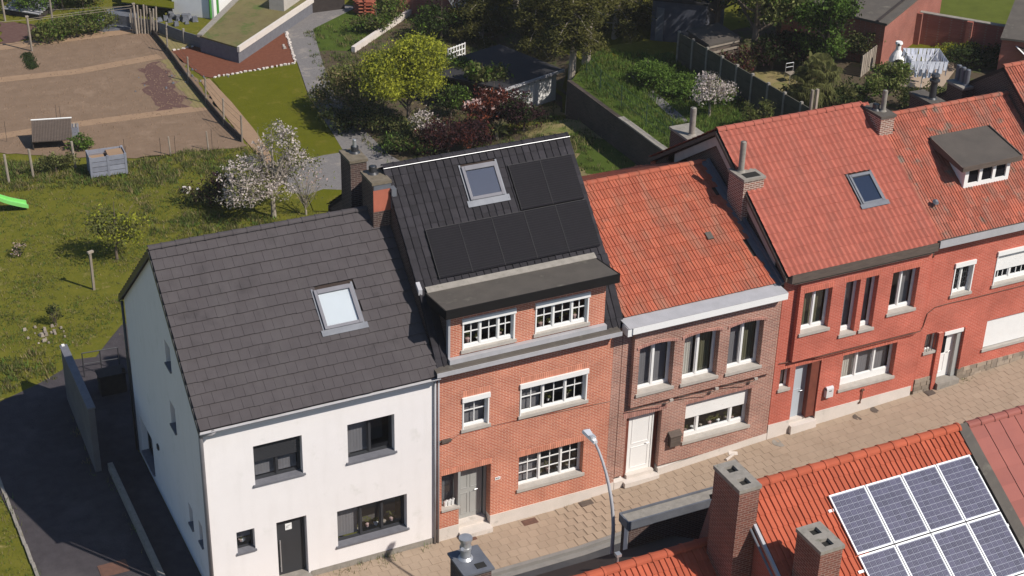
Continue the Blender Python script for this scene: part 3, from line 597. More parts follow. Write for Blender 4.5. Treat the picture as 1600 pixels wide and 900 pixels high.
def solar(par, A, B, x0, x1, y0, y1, kind, h=.12, nc=6, nr=10, label=None):
    P = plane(A, B); g = G(); f = .035 if kind == 'poly' else .012
    if kind == 'poly':
        slabon(g, P, x0+f, x1-f, y0+f, y1-f, h, h+.030, 0)
        slabon(g, P, x0, x0+f, y0, y1, h-.005, h+.04, 1); slabon(g, P, x1-f, x1, y0, y1, h-.005, h+.04, 1); slabon(g, P, x0+f, x1-f, y0, y0+f, h-.005, h+.04, 1); slabon(g, P, x0+f, x1-f, y1-f, y1, h-.005, h+.04, 1)
        o = g.obj('solar_panel', ['panel_blue', 'alu'], par)
        g = G(); X0_, X1_, Y0_, Y1_ = x0+f+.015, x1-f-.015, y0+f+.015, y1-f-.015; cw, ch = (X1_-X0_)/nc, (Y1_-Y0_)/nr
        for i in range(nc):
            for j in range(nr):
                a, b, c, e = X0_+i*cw+.006, X0_+(i+1)*cw-.006, Y0_+j*ch+.005, Y0_+(j+1)*ch-.005
                g.quad(P(a, c, h+.032), P(b, c, h+.032), P(b, e, h+.032), P(a, e, h+.032), 0)
                for q in (.25, .5, .75): xm = a+(b-a)*q; g.quad(P(xm-.004, c, h+.034), P(xm+.004, c, h+.034), P(xm+.004, e, h+.034), P(xm-.004, e, h+.034), 1)
        g.obj('solar_cells', ['cell_blue', 'cell_line'], o)
    else:
        slabon(g, P, x0+.002, x1-.002, y0+.002, y1-.002, h-.03, h, 0); o = g.obj('solar_panel', ['panel_black'], par)
        g = G()
        for q in range(1, 20): ym = y0+(y1-y0)*q/20; g.quad(P(x0+.02, ym-.0015, h+.0015), P(x1-.02, ym-.0015, h+.0015), P(x1-.02, ym+.0015, h+.0015), P(x0+.02, ym+.0015, h+.0015))
        slabon(g, P, x0+.004, x0+.012, y0+.003, y1-.003, h-.02, h+.003); slabon(g, P, x0+.012, x1-.006, y1-.010, y1-.003, h-.02, h+.003)
        g.obj('panel_frame', 'panel_line', o)
    return o
K['panel_blue'] = mat('panel_backsheet', (.30, .31, .36), (.27, .28, .33), rough=.25, spec=.5)
K['cell_blue'] = mat('blue_silicon_cell', (.052, .05, .085), (.072, .066, .105), sc=9, rough=.25, spec=.5, rnd=.25)
K['cell_line'] = mat('cell_busbar', (.22, .22, .28), (.2, .2, .26), rough=.3)
for k in range(5): solar(h2, RB, RC, 7.74+k*1.075, 7.74+(k+1)*1.075, 1.47, 2.53, 'black', h=.13)
for k in range(2): solar(h2, RB, RC, 10.92+k*1.075, 10.92+(k+1)*1.075, 2.55, 3.56, 'black', h=.13)
chimney(h2, 6.50, 7.04, 3.42, 4.3, 8.6, 10.86, m='brick_dark', pipes=[(6.75, 4.05, .22, .12, 'anthracite')], capm='mossy_cap')
g = G(); g.box(6.505, 7.045, 3.405, 3.418, 9.9, 10.6); g.obj('render_patch', mat('orange_render', (.42, .13, .08), (.36, .11, .07), sc=4, rough=.9), h2)
g = G(); g.box(6.52, 7.06, 3.4, 3.417, 10.6, 10.76); g.box(7.046, 7.2, 3.3, 4.1, 9.95, 10.6); g.obj('lead_flashing', 'lead', h2)
chimney(h2, 6.50, 7.02, 5.25, 6.1, 7.9, 10.80, m='brick_dark', pipes=[(6.85, 5.8, .2, .12, 'anthracite'), (6.85, 5.8, .42, .06, 'steel')], capm='mossy_cap')
pipe(h2, [(7.09, -.06, 6.2), (7.09, -.06, 3.9), (7.09, -.06, 0)], .03, 'zinc')
pipe(h2, [(12.98, -.06, 6.0), (12.98, -.06, .1)], .03, 'brick_orange') if False else None
g = G(); g.tube([(7.1, -.02, 3.70), (7.55, -.02, 3.68)], .03, 6); g.box(7.2, 7.5, -.08, 0, 3.64, 3.74); g.tube([(7.55, -.015, 3.68), (7.85, -.015, 3.83), (9.7, -.015, 3.78), (12.97, -.015, 3.63)], .006, 5); g.obj('facade_cable', 'wood_brown', h2)
# ================================================================ BROWN BRICK HOUSE
MA, MB, MC = (-.02, 6.41), (4.9, 8.72), (9.2, 6.7)
X0, X1 = 13.3, 19.14
h3 = thing('brown_brick_house', 'narrow brown brick house with weathered orange tile roof and white gutter', 'house', (13.3, 0, .15), 'row houses along the street')
m1, m2, m3 = (13.82, 15.08, 3.77, 5.5), (15.44, 16.74, 3.75, 5.5), (17.12, 18.40, 3.73, 5.5)
mg, md = (15.82, 18.33, 1.33, 2.76), (13.62, 14.92, .38, 2.80)
g = G(); wallsheet(g, 'y', 0, X0, X1, .62, 3.30, [mg, (md[0], md[1], .62, md[3])], t=.3); g.box(X0, 13.62, 0, .3, 3.30, 6.1); g.box(18.95, X1, 0, .3, 3.30, 6.1)
wallsheet(g, 'y', -.18, 13.62, 18.95, 3.30, 6.12, [m1, m2, m3], t=.35)
g.obj('wall', 'brick_brown', h3)
g = G(); g.box(X0, X1, 8.9, 9.2, 0, 6.7); g.obj('rear_wall', 'brick_brown', h3)
g = G()
for (a, b, z) in ((X0, 13.618, .2), (14.925, X1, .2)): g.hexa([(a, -.02, zs(a)-.3), (b, -.02, zs(b)-.3), (b, .3, zs(b)-.3), (a, .3, zs(a)-.3), (a, -.02, .42+(a-13.3)*.062), (b, -.02, .42+(b-13.3)*.062), (b, .3, .62), (a, .3, .62)])
g.obj('plinth', 'plinth', h3)
g = G(); g.hexa([(X0, -.001, .3), (13.62, -.001, .3), (13.62, .29, .3), (X0, .29, .3), (X0, -.001, .62), (13.62, -.001, .62), (13.62, .29, .62), (X0, .29, .62)]); g.hexa([(14.92, -.001, .3), (X1, -.001, .3), (X1, .29, .3), (14.92, .29, .3), (14.92, -.001, .62), (X1, -.001, .8), (X1, .29, .8), (14.92, .29, .62)]) if False else None
# arch corners and rowlock arches
def arch(par, x0, x1, z1, y, rise, m_wall, m_arch):
    g = G(); n = 8; xc = (x0+x1)/2
    def za(x): t = (x-xc)/((x1-x0)/2); return z1-rise*t*t
    for i in range(n):
        a, b = x0+(x1-x0)*i/n, x0+(x1-x0)*(i+1)/n
        g.hexa([(a, y+.001, za(a)), (b, y+.001, za(b)), (b, y+.3, za(b)), (a, y+.3, za(a)), (a, y+.001, z1+.001), (b, y+.001, z1+.001), (b, y+.3, z1+.001), (a, y+.3, z1+.001)])
    g.obj('arch_filling', m_wall, par)
    g = G(); n = int((x1-x0+.2)/.075)
    for i in range(n):
        a, b = x0-.1+(x1-x0+.2)*i/n+.005, x0-.1+(x1-x0+.2)*(i+1)/n-.005
        g.hexa([(a, y-.03, za(a)-.0), (b, y-.03, za(b)), (b, y, za(b)), (a, y, za(a)), (a, y-.03, za(a)+.08), (b, y-.03, za(b)+.08), (b, y, za(b)+.08), (a, y, za(a)+.08)])
    g.obj('arch_bricks', m_arch, par, kind='stuff')
for q in (m1, m2, m3): arch(h3, q[0], q[1], q[3], -.18, .07, 'brick_brown', 'brick_sb')
soldier(h3, 13.5, 15.1, 2.805, .2, 0, 'brick_sb'); soldier(h3, 15.75, 18.4, 2.765, .09, 0, 'brick_sb')
window(h3, *m1, y=-.18, inset=.24, lights=(1, 1), curtain=[(0, .5, 0, 1, 'curtain'), (.5, 1, 0, 1, 'curtain')], fw=.06, low=.1)
window(h3, *m2, y=-.18, inset=.24, lights=(1, 1), curtain=[(.1, .42, 0, 1, 'curtain_pale'), (.55, 1, 0, 1, 'curtain_olive')], fw=.06, low=.1)
window(h3, *m3, y=-.18, inset=.24, lights=(1, 1), curtain=[(0, .52, 0, 1, 'curtain'), (.6, 1, 0, 1, 'curtain_olive')], fw=.06, low=.1)
window(h3, *mg, inset=.22, lights=(.8, 1.9, .8), fw=.07, low=.16, blind=(.52, 'white_paint'), items=7)
door(h3, 13.9, 14.72, .5, 2.75, .24, 'white_paint', panels=[(.1, .9, .06, .42), (.1, .9, .48, .94)], label='white panelled front door')
g = G(); g.box(13.68, 13.835, .2, .3, .4, 2.8); g.box(14.785, 14.9, .2, .3, .4, 2.8); g.obj('door_surround', 'door_wood', h3)
g = G(); g.box(13.63, 14.91, -.16, .7, .2, .37); g.box(13.8, 14.8, .06, .7, .37, .497); g.obj('doorstep', 'plinth', h3)
g = G(); g.box(15.24, 15.63, -.16, 0, 1.34, 1.72); g.prism([(-.19, 1.72), (0, 1.72), (0, 1.88), (-.19, 1.76)], 'x', 15.21, 15.66); g.obj('letterbox', 'wood_brown', h3)
# gutter cornice
g = G(); g.prism([(-.5, 6.20), (-.44, 6.18), (-.12, 6.12), (-.12, 6.05), (-.06, 6.05), (-.06, 6.16), (-.12, 6.22), (-.36, 6.26), (-.38, 6.40), (-.5, 6.42)], 'x', 13.34, 18.98); g.box(13.18, 13.335, -.46, -.1, 6.14, 6.42); g.obj('gutter_box', 'white_paint', h3)
g = G(); g.hexa([(13.2, -.49, 6.424), (18.98, -.49, 6.424), (18.98, .12, 6.46), (13.2, .12, 6.46), (13.2, -.49, 6.434), (18.98, -.49, 6.434), (18.98, .12, 6.475), (13.2, .12, 6.475)]); g.obj('gutter_lining', 'zinc', h3)
deck(h3, [MA, MB, MC], X0, X1, m='deck')
tmm = tilemesh('double_rib_tile', rib_prof(.242, .018), .42, .034, .034, 'tile_orange')
def skipM(x, y): return (17.5 < x < 17.7 and 2.0 < y < 2.3) or (x > 18.85+.12*math.sin(y*3))
tileroof(h3, (.1, 6.46), MB, 13.34, 19.14, 24, 14, tmm, skip=skipM, jit=.012)
tileroof(h3, MC, MB, 13.34, 19.14, 24, 12, tmm, name='rear_roof_tile', joined=True)
ridge(h3, 13.34, 18.8, 4.9, 8.78, 14, 'tile_orange', r=.1)
P = plane(MA, MB); g = G(); slabon(g, P, 17.46, 17.68, 2.05, 2.3, .05, .11); g.obj('vent_tile', 'bitumen', h3)
g = G(); slabon(g, P, 18.8, 19.12, .0, 4.9, .03, .05); slabon(g, P, 19.02, 19.12, .0, 4.9, .05, .16); g.obj('valley_flashing', 'lead', h3)
for k, (a, b) in enumerate([(13.6, 15.1), (15.35, 16.8), (16.95, 18.3)]):
    g = G(); g.tube([(a, -.2, 3.28+.02*k), ((a+b)/2, -.21, 3.24), (b-.15, -.26, 3.2), (b, -.2, 3.26)], .012, 5); g.box(b-.06, b+.06, -.24, -.18, 3.2, 3.28, 1); g.obj('cable_bracket', ['wood_brown', 'grey_stone'], h3)
# ================================================================ SALMON ROOF RED BRICK HOUSE
OA, OB, OC = (-.22, 6.80), (4.5, 10.0), (8.6, 7.3)
X0, X1 = 19.16, 25.2
h4 = thing('red_brick_house', 'red brick house with smooth salmon tile roof and long dark timber gutter', 'house', (19.16, 0, .5), 'row houses along the street')
o1, o2, o3, o4 = (19.87, 20.97, 4.55, 6.05), (21.5, 22.08, 4.13, 6.1), (22.3, 22.82, 4.13, 6.1), (23.4, 24.5, 4.5, 6.05)
og, os_, od = (21.95, 24.2, 1.78, 3.12), (19.42, 19.8, 2.42, 3.18), (20.02, 21.06, .85, 3.16)
g = G(); wallsheet(g, 'y', 0, X0, X1, .9, 3.50, [og, os_, (od[0], od[1], .9, od[3])], t=.3); g.box(X0, 19.70, 0, .3, 3.50, 6.6); g.box(24.95, X1, 0, .3, 3.50, 6.6)
wallsheet(g, 'y', -.18, 19.70, 24.95, 3.50, 6.6, [o1, o2, o3, o4], t=.35)
g.obj('wall', 'brick_red', h4)
g = G(); g.box(X0, X1, 8.3, 8.6, 0, 7.3); g.obj('rear_wall', 'brick_red', h4)
g = G(); g.prism([(.3, 3), (8.3, 3), (8.3, 7.3), (4.5, 9.85), (-.1, 6.72), (.3, 6.6)], 'x', 19.2, 19.4); g.obj('gable_wall', 'brick_dark', h4)
g = G(); g.prism([(.3, 3), (8.3, 3), (8.3, 7.3), (4.5, 9.85), (-.1, 6.72), (.3, 6.6)], 'x', 24.9, 25.15); g.obj('party_wall', 'brick_dark', h4)
g = G(); g.hexa([(X0, -.02, .2), (20.018, -.02, .2), (20.018, .3, .2), (X0, .3, .2), (X0, -.02, 1.08), (20.018, -.02, 1.08), (20.018, .3, 1.08), (X0, .3, 1.08)]); g.hexa([(21.062, -.02, .2), (25.1, -.02, .2), (25.1, .3, .2), (21.062, .3, .2), (21.062, -.02, 1.12), (25.1, -.02, 1.14), (25.1, .3, 1.14), (21.062, .3, 1.12)]); g.obj('plinth', 'plinth', h4)
soldier(h4, 19.85, 21, 6.055, .2, -.18, 'brick_sr'); soldier(h4, 21.4, 22.9, 6.105, .2, -.18, 'brick_sr'); soldier(h4, 23.38, 24.55, 6.055, .2, -.18, 'brick_sr'); soldier(h4, 21.9, 24.25, 3.125, .2, 0, 'brick_sr'); soldier(h4, 19.38, 21.1, 3.19, .1, 0, 'brick_sr')
window(h4, *o1, y=-.18, inset=.2, lights=(1, 1), curtain=[(.1, 1, 0, 1, 'curtain_olive')], low=.12)
window(h4, *o2, y=-.18, inset=.2, lights=(1,), curtain=[(0, 1, 0, 1, 'curtain')], low=.14); window(h4, *o3, y=-.18, inset=.2, lights=(1,), curtain=[(0, 1, 0, 1, 'curtain')], low=.14)
window(h4, *o4, y=-.18, inset=.2, lights=(1, 1.1), curtain=[(.5, 1, 0, 1, 'curtain')], low=.12)
window(h4, *og, inset=.22, lights=(.95, 1, .95), curtain=[(0, .33, 0, 1, 'curtain_pale'), (.33, 1, 0, 1, 'curtain')], low=.26)
window(h4, *os_, inset=.15, lights=(1,), curtain=[(0, 1, 0, 1, 'curtain_pale')], fw=.04)
door(h4, 20.1, 20.66, .98, 3.1, .24, 'pale_blue_paint', panels=[(.15, .85, .5, .94)], label='pale grey-blue front door')
g = G(); g.box(20.69, 21.0, .02, .3, .98, 3.15); g.box(20.67, 20.692, .0, .3, .98, 3.15); g.obj('porch_panelling', 'door_wood', h4)
g = G(); g.box(20.022, 21.058, -.15, .8, .45, .86); g.box(20.05, 20.72, .08, .8, .86, .977); g.obj('doorstep', 'plinth', h4)
g = G(); g.box(21.34, 21.62, -.14, 0, 1.66, 2.0); g.tube([(21.34, -.07, 2.0), (21.62, -.07, 2.0)], .07, 8); g.box(21.44, 21.54, -.146, -.14, 1.9, 1.93, 1); g.obj('letterbox', ['alu', 'anthracite'], h4)
g = G(); g.tube([(22.95, -.04, 1.55), (22.95, -.04, 1.2), (22.9, -.04, 1.05)], .02, 6); g.box(22.9, 23.02, -.06, 0, 1.5, 1.56); g.box(22.84, 22.94, -.05, 0, 1.0, 1.06); g.obj('gas_tap', 'rust', h4)
g = G(); g.prism([(-.36, 6.62), (-.14, 6.56), (-.1, 6.56), (-.1, 6.80), (-.36, 6.93)], 'x', 19.18, 25.0); g.prism([(-.345, 6.56), (-.0, 6.52), (-.0, 6.60), (-.14, 6.56)], 'x', 19.3, 24.9); g.obj('gutter_box', 'wood_brown', h4)
deck(h4, [OA, OB, OC], 19.14, X1, m='deck')
tp = tilemesh('pantile', pan_prof(.208), .34, .026, .022, 'tile_salmon')
def skipO(x, y): return (22.98 < x < 23.85 and 1.4 < y < 2.3)
tileroof(h4, OA, OB, 19.08, 25.2, 29, 18, tp, skip=skipO, joined=True, jit=.003)
tileroof(h4, OC, OB, 19.08, 25.2, 29, 15, tp, name='rear_roof_tile', joined=True)
ridge(h4, 19.08, 24.9, 4.5, 10.05, 16, 'tile_salmon', r=.115)
g = G()
for (a, b) in ((OA, OB), (OB, OC)): g.prism([a, b, (b[0], b[1]-.14), (a[0], a[1]-.14)], 'x', 19.03, 19.085)
g.obj('verge_board', 'wood_brown', h4)
g = G()
for (a, b) in (((.6, 7.15), (4.5, 9.8)), ((4.5, 9.8), (7.0, 8.13))): g.prism([a, b, (b[0], b[1]-.34), (a[0], a[1]-.34)], 'x', 19.13, 19.16)
g.obj('barge_board', 'alu' if False else 'grey_stone', h4)
skylight(h4, OA, OB, 22.98, 23.86, 1.38, 2.32, 'lead', 'room', fw=.075, aph=.105, label='small dark framed roof window')
chimney(h4, 18.95, 19.72, 2.45, 3.35, 6.9, 9.12, pipes=[(19.2, 3.05, 1.05, .1, 'concrete')], holes=0, capm='concrete')
g = G(); g.box(19.08, 19.62, 2.52, 2.85, 9.12, 9.13, 0); g.obj('flue_opening', 'dark', h4)
chimney(h4, 19.2, 19.95, 6.35, 7.5, 7.0, 8.95, m='brick_dark', pipes=[(19.5, 6.6, 1.0, .11, 'concrete')])
chimney(h4, 24.95, 25.52, 3.35, 4.45, 9.0, 10.0, m='brick_chimney', capm='bitumen', pipes=[(25.3, 3.75, .75, .085, 'concrete'), (25.15, 3.95, .2, .12, 'anthracite')])
g = G(); g.box(23.2, 23.28, 5.0, 5.1, 9.5, 10.6); g.box(23.4, 23.48, 5.0, 5.1, 9.5, 10.6); g.obj('flue_pipe', 'wood_grey', h4)
# ================================================================ FAR RED BRICK HOUSE with dormer
X0, X1 = 25.21, 31.0
PA, PB, PC = (-.22, 6.80), (4.0, 9.66), (8.6, 7.0)
h5 = thing('red_brick_house', 'red brick house with mossy old tile roof, white shutters and small white dormer', 'house', (25.21, 0, .74), 'row houses along the street')
p1, p2, pg, pn, pd_ = (26.21, 27.04, 4.5, 5.70), (28.03, 30.5, 4.5, 5.78), (28.12, 30.6, 1.9, 3.05), (25.44, 25.9, 2.42, 3.12), (26.22, 27.08, .98, 3.0)
g = G(); wallsheet(g, 'y', .003, X0, X1, 1.35, 6.6, [p1, p2, pg, pn, (pd_[0], pd_[1], 1.35, pd_[3])], t=.3)
g.obj('wall', 'brick_red', h5)
g = G(); g.box(X0, X1, 8.3, 8.6, 0, 7.0); g.obj('rear_wall', 'brick_red', h5)
rr = random.Random(3); g = G()
for x in [25.22+.0, 27.09]:
    xe = 26.2 if x < 26 else X1; z = zs(x)-.1
    for j in range(4):
        u = x
        while u < xe-.02:
            w = min(rr.uniform(.16, .36), xe-u); g.box(u+.008, u+w-.008, -.03+rr.uniform(-.015, .012), .3, .70+j*.165, .70+(j+1)*.165-.01+(.0)); u += w
g.obj('rubble_plinth', 'rubble', h5, kind='stuff')
g = G(); g.box(X0, 26.2, .002, .29, .6, 1.35); g.box(27.1, X1, .002, .29, .6, 1.35); g.obj('plinth_core', 'joint', h5)
window(h5, *p1, inset=.12, lights=(1, 1), bars=(3, 5), box=.13, fw=.055, low=.1, barm='anthracite'); window(h5, *p2, inset=.14, lights=(1, 1.2, 1), bars=(3, 1), box=.13, blind=(.38, 'white_paint'), fw=.07, low=.14)
window(h5, *pg, inset=.1, lights=(1, 1), blind=(.03, 'white_paint'), fw=.06, label='wide ground floor window with its white shutter fully down')
window(h5, *pn, inset=.12, lights=(1,), curtain=[(0, 1, 0, 1, 'curtain_pale')], fw=.03, items=2)
g = G()
for k in range(4): g.tube([(25.5+k*.11, -.05, 2.45), (25.47+k*.12, -.07, 2.8), (25.5+k*.11, -.05, 3.1)], .01, 5)
g.obj('iron_grille', 'anthracite', h5)
dr = door(h5, 26.3, 26.86, 1.06, 2.95, .2, 'white_paint', panels=[(.1, .55, .1, .5)], label='white front door with small glazed light'); g = G(); g.box(26.36, 26.55, .185, .199, 2.05, 2.8); g.obj('pane', 'panel_black', dr)
g = G(); g.box(26.88, 27.07, .05, .3, 1.06, 3.0); g.obj('side_panel', 'grey_paint', h5)
g = G(); g.box(26.24, 27.06, -.03, .16, 2.9, 3.04); g.obj('shutter_box', 'white_paint', h5)
g = G(); g.box(26.12, 27.08, -.22, .8, .72, 1.055); g.obj('doorstep', 'concrete', h5)
g = G(); g.hexa([(25.93, -.09, .72), (26.1, -.09, .72), (26.1, .003, .72), (25.93, .003, .72), (25.93, -.09, 3.1), (26.1, -.09, 3.1), (26.1, .003, 3.1), (25.93, .003, 3.1)]); g.box(27.1, 27.2, -.06, .003, 1.35, 3.05); g.obj('brick_pilaster', 'brick_red', h5)
pipe(h5, [(25.0, -.1, 6.5), (25.05, -.12, 6.3), (25.1, -.03, 6.2)], .03, 'rust')
g = G(); g.tube([(19.3, -.03, 3.47), (21, -.19, 3.47), (24.95, -.19, 3.47), (25.2, -.02, 3.5), (25.3, -.02, 4.0), (25.6, -.02, 4.18), (26.1, -.02, 4.2), (27.5, -.02, 4.18), (30.9, -.02, 4.2)], .016, 5); g.obj('facade_cable', 'rust', h5)
g = G(); g.prism([(-.36, 6.72), (-.05, 6.6), (-.0, 6.60), (-.0, 6.84), (-.36, 6.97)], 'x', 25.04, X1); g.obj('gutter_box', 'bitumen', h5)
g = G(); g.box(25.04, X1, -.37, -.362, 6.7, 6.98); g.obj('gutter_face', 'zinc', h5)
deck(h5, [PA, PB, PC], X0, X1, m='deck')
to = tilemesh('old_rib_tile', rib_prof(.222, .02), .36, .02, .018, 'tile_old')
def skipP(x, y): return (27.15 < x < 29.1 and 1.35 < y < 2.6) or (x < 25.55 and y > 3.3)
tileroof(h5, PA, PB, X0, X1, 26, 15, to, skip=skipP, joined=True, jit=.012); tileroof(h5, PC, PB, X0, X1, 26, 15, to, name='rear_roof_tile', joined=True)
ridge(h5, 25.55, X1, 4.0, 9.71, 15, 'tile_old', r=.1)
# small shed dormer: box front with three lights
fx0, fx1, fy = 27.1, 29.05, 1.22
g = G(); wallsheet(g, 'y', fy, fx0, fx1, 7.78, 8.6, [(fx0+.16, fx0+.62, 7.98, 8.5), (fx0+.75, fx0+1.21, 7.98, 8.5), (fx0+1.34, fx0+1.8, 7.98, 8.5)], t=.1)
dm = g.obj('dormer', 'white_paint', h5)
g = G()
for k in range(3): g.box(fx0+.15+k*.59, fx0+.64+k*.59, fy+.06, fy+.07, 7.97, 8.51)
g.obj('pane', 'panel_black', dm)
for xa in (fx0+.01, fx1-.08): g = G(); g.prism([(fy+.1, 7.8), (2.6, 8.72), (fy+.1, 8.6)], 'x', xa, xa+.07); g.obj('dormer_cheek', 'white_paint', dm)
g = G(); g.prism([(fy-.14, 8.60), (2.95, 8.98), (2.95, 9.12), (fy-.14, 8.72)], 'x', fx0-.28, fx1+.3); g.obj('dormer_roof', 'bitumen_brown', dm)
g = G(); g.box(fx0-.3, fx1+.32, fy-.18, fy-.142, 8.56, 8.74); g.prism([(fy-.14, 8.56), (2.9, 8.88), (2.9, 9.17), (fy-.14, 8.76)], 'x', fx1+.3, fx1+.34); g.prism([(fy-.14, 8.56), (2.8, 8.84), (2.8, 9.1), (fy-.14, 8.73)], 'x', fx0-.32, fx0-.281); g.obj('dormer_fascia', 'wood_brown', dm)
P = plane(PA, PB); g = G(); g.tube([P(25.62, .95, .03), P(25.62, .95, .24)], .07, 8); g.tube([P(25.62, .95, .24), P(25.62, .95, .32)], [.12, .05], 8); g.obj('vent_pipe', 'lead', h5)
chimney(h5, 27.74, 28.3, 4.15, 5.3, 8.6, 9.75, m='brick_dark', capm='bitumen', pipes=[(28.05, 4.5, .85, .12, 'anthracite')])
g = G(); g.tube([(28.05, 4.5, 10.4), (28.05, 4.5, 10.46)], [.19, .19], 10); g.tube([(28.05, 4.5, 10.6), (28.05, 4.5, 10.68)], [.17, .13], 10); g.tube([(28.05, 4.5, 10.4), (28.05, 4.5, 10.62)], .09, 8); g.obj('chimney_pot', 'anthracite', h5)
# ================================================================ HIGHER HOUSE at the right edge
h6 = thing('corner_house', 'taller house at the right edge, only its tile roof and dark gable in view', 'house', (31.02, 0, 1.1), 'row houses along the street')
QA, QB, QC = (-.3, 7.25), (4.36, 10.55), (9.6, 6.9)
g = G(); g.prism([(.0, 1), (9.3, 1), (9.3, 6.9), (4.36, 10.45), (.0, 7.3)], 'x', 31.02, 31.3); g.box(31.3, 37, 0, .3, 1, 7.2); g.obj('wall', 'brick_dark', h6)
deck(h6, [QA, QB, QC], 31.0, 37, m='deck'); tileroof(h6, QA, QB, 30.95, 37, 26, 16, to, joined=True, jit=.012); ridge(h6, 30.95, 37, 4.36, 10.6, 15, 'tile_old', r=.1)
chimney(h6, 30.55, 31.1, 5.75, 6.6, 7.0, 9.3, m='brick_dark', pipes=[(30.85, 5.95, .6, .1, 'lead'), (30.85, 6.2, .6, .1, 'lead'), (30.85, 6.45, .6, .1, 'lead')])
g = G(); g.tube([(30.75, 5.75, 10.3), (30.75, 5.75, 11.05)], .05, 6); g.obj('roof_ladder', 'alu', h6) if False else None
# ================================================================ NEAR SIDE OF THE STREET
NA, NB = (-13.6, 4.94), (-9.85, 7.27)      # near roof falls towards the camera
n2 = thing('near_house', 'near house with red clay tile roof carrying framed blue solar panels', 'house', (11, -14, 0), 'houses on the near side')
g = G(); g.prism([(-15, -.2), (-7.0, -.2), (-8.75, 6.4), (-9.85, 7.15), (-15, 4.0)], 'x', 11.02, 11.3); g.prism([(-15, -.2), (-7.0, -.2), (-8.75, 6.4), (-9.85, 7.15), (-15, 4.0)], 'x', 17.6, 17.85); g.box(11.3, 17.6, -9.05, -8.75, -.2, 6.35); g.obj('wall', 'brick_barn', n2)
deck(n2, [(-15.4, 3.82), NB, (-8.6, 6.3)], 11.0, 17.84, m='deck')
tn = tilemesh('wide_rib_tile', rib_prof(.325, .034), .46, .03, .028, 'tile_red')
def skipN(x, y): return (13.5 < x < 17.75 and y < -10.7)
tileroof(n2, (-15.4, 3.82), NB, 11.02, 17.86, 21, 16, tn, skip=skipN, jit=.008, maxn=260)
ridge(n2, 11.45, 17.9, NB[0], NB[1]+.05, 15, 'tile_red', r=.13)
g = G(); g.prism([(-15.2, 3.93), (-10.0, 7.17), (-10.0, 7.27), (-15.2, 4.03)], 'x', 10.92, 11.0); g.obj('verge_strip', 'zinc', n2)
g = G(); g.tube([(10.85, -15.2, 3.85), (10.85, -10.6, 6.75)], .035, 8); g.obj('verge_pipe', 'lead', n2)
for j in range(3):
    for i in range(5 if j else 4):
        xx = 13.22+(i)*1.135
        if i == 4: continue
        solar(n2, (-15.4, 3.82), NB, xx, xx+1.105, -10.55-(j+1)*1.435+.03, -10.55-j*1.435, 'poly', h=.1)
g = G(); P = plane((-15.4, 3.82), NB)
for j in range(3): slabon(g, P, 13.05, 17.8, -10.9-j*1.435, -10.84-j*1.435, .04, .09)
g.obj('mounting_rail', 'alu', n2)
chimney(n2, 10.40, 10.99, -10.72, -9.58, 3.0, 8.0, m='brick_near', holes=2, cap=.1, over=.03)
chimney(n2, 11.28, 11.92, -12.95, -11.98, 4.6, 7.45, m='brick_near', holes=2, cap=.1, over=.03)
# parapet strip and pink slate roof
n3 = thing('near_house', 'near house with pink-red slate roof at the lower right corner', 'house', (18, -14, .4), 'houses on the near side')
g = G(); g.prism([(-15, 0), (-8.75, 0), (-8.75, 6.3), (-9.85, 7.1), (-15, 4.0)], 'x', 18.2, 18.4); g.box(18.4, 26, -9.05, -8.75, 0, 6.3); g.obj('wall', 'brick_barn', n3)
P = plane((-15.4, 3.82), NB); g = G(); slabon(g, P, 17.86, 18.2, -15.3, -9.8, -.2, .09); g.obj('parapet_capping', 'bitumen', n3)
deck(n3, [(-15.4, 3.82), NB, (-8.6, 6.3)], 18.2, 26, m='deck')
ts = tilemesh('slate', [(.003, 0), (.50, 0)], .50, .012, .012, 'tile_pink')
tileroof(n3, (-15.4, 3.82), NB, 18.2, 26.0, 15, 14, ts, name='slate', jit=.003)
ridge(n3, 18.2, 26, NB[0], NB[1]+.03, 17, 'tile_pink', r=.12)
# lower orange roof at the bottom centre
n1 = thing('near_house', 'low near house whose bright orange tile roof shows at the bottom centre', 'house', (3, -13, 0), 'houses on the near side')
LA, LB, LC = (-14, 2.5), (-9.3, 5.38), (-7.5, 4.3)
deck(n1, [LA, LB, LC], 2.5, 10.72, m='deck')
tileroof(n1, LA, LB, 2.5, 10.72, 25, 13, tn, jit=.008); ridge(n1, 2.5, 10.76, LB[0], LB[1]+.06, 18, 'tile_red', r=.13)
g = G(); g.prism([(-14, -.1), (-7.5, -.1), (-7.5, 4.2), (-9.3, 5.25), (-14, 2.4)], 'x', 2.6, 2.9); g.prism([(-14, -.1), (-7.5, -.1), (-7.5, 4.2), (-9.3, 5.25), (-14, 2.4)], 'x', 10.4, 10.68); g.box(2.9, 9.4, -7.8, -7.5, -.1, 4.15); g.obj('wall', 'brick_barn', n1)
g = G(); g.tube([(8.0, -9.2, 5.4), (8.0, -9.2, 5.75)], .03, 6); g.box(7.93, 8.07, -9.27, -9.13, 5.7, 5.78); g.obj('antenna_stub', 'steel', n1)
c = chimney(n1, 4.05, 4.75, -8.65, -7.75, 3.5, 6.0, m='brick_dark', cap=.06, over=.06, capm='lead', pipes=[(4.32, -8.05, .55, .13, 'steel')])
g = G(); g.tube([(4.32, -8.05, 6.55), (4.32, -8.05, 6.62)], .17, 14); g.tube([(4.32, -8.05, 6.28), (4.32, -8.05, 6.34)], .15, 14); g.tube([(4.2, -8.2, 6.35), (4.12, -8.3, 6.5)], .05, 8); g.obj('chimney_cowl', 'steel', n1)
g = G(); g.box(4.4, 4.66, -8.58, -8.38, 6.0, 6.012); g.obj('flue_opening', 'dark', n1)
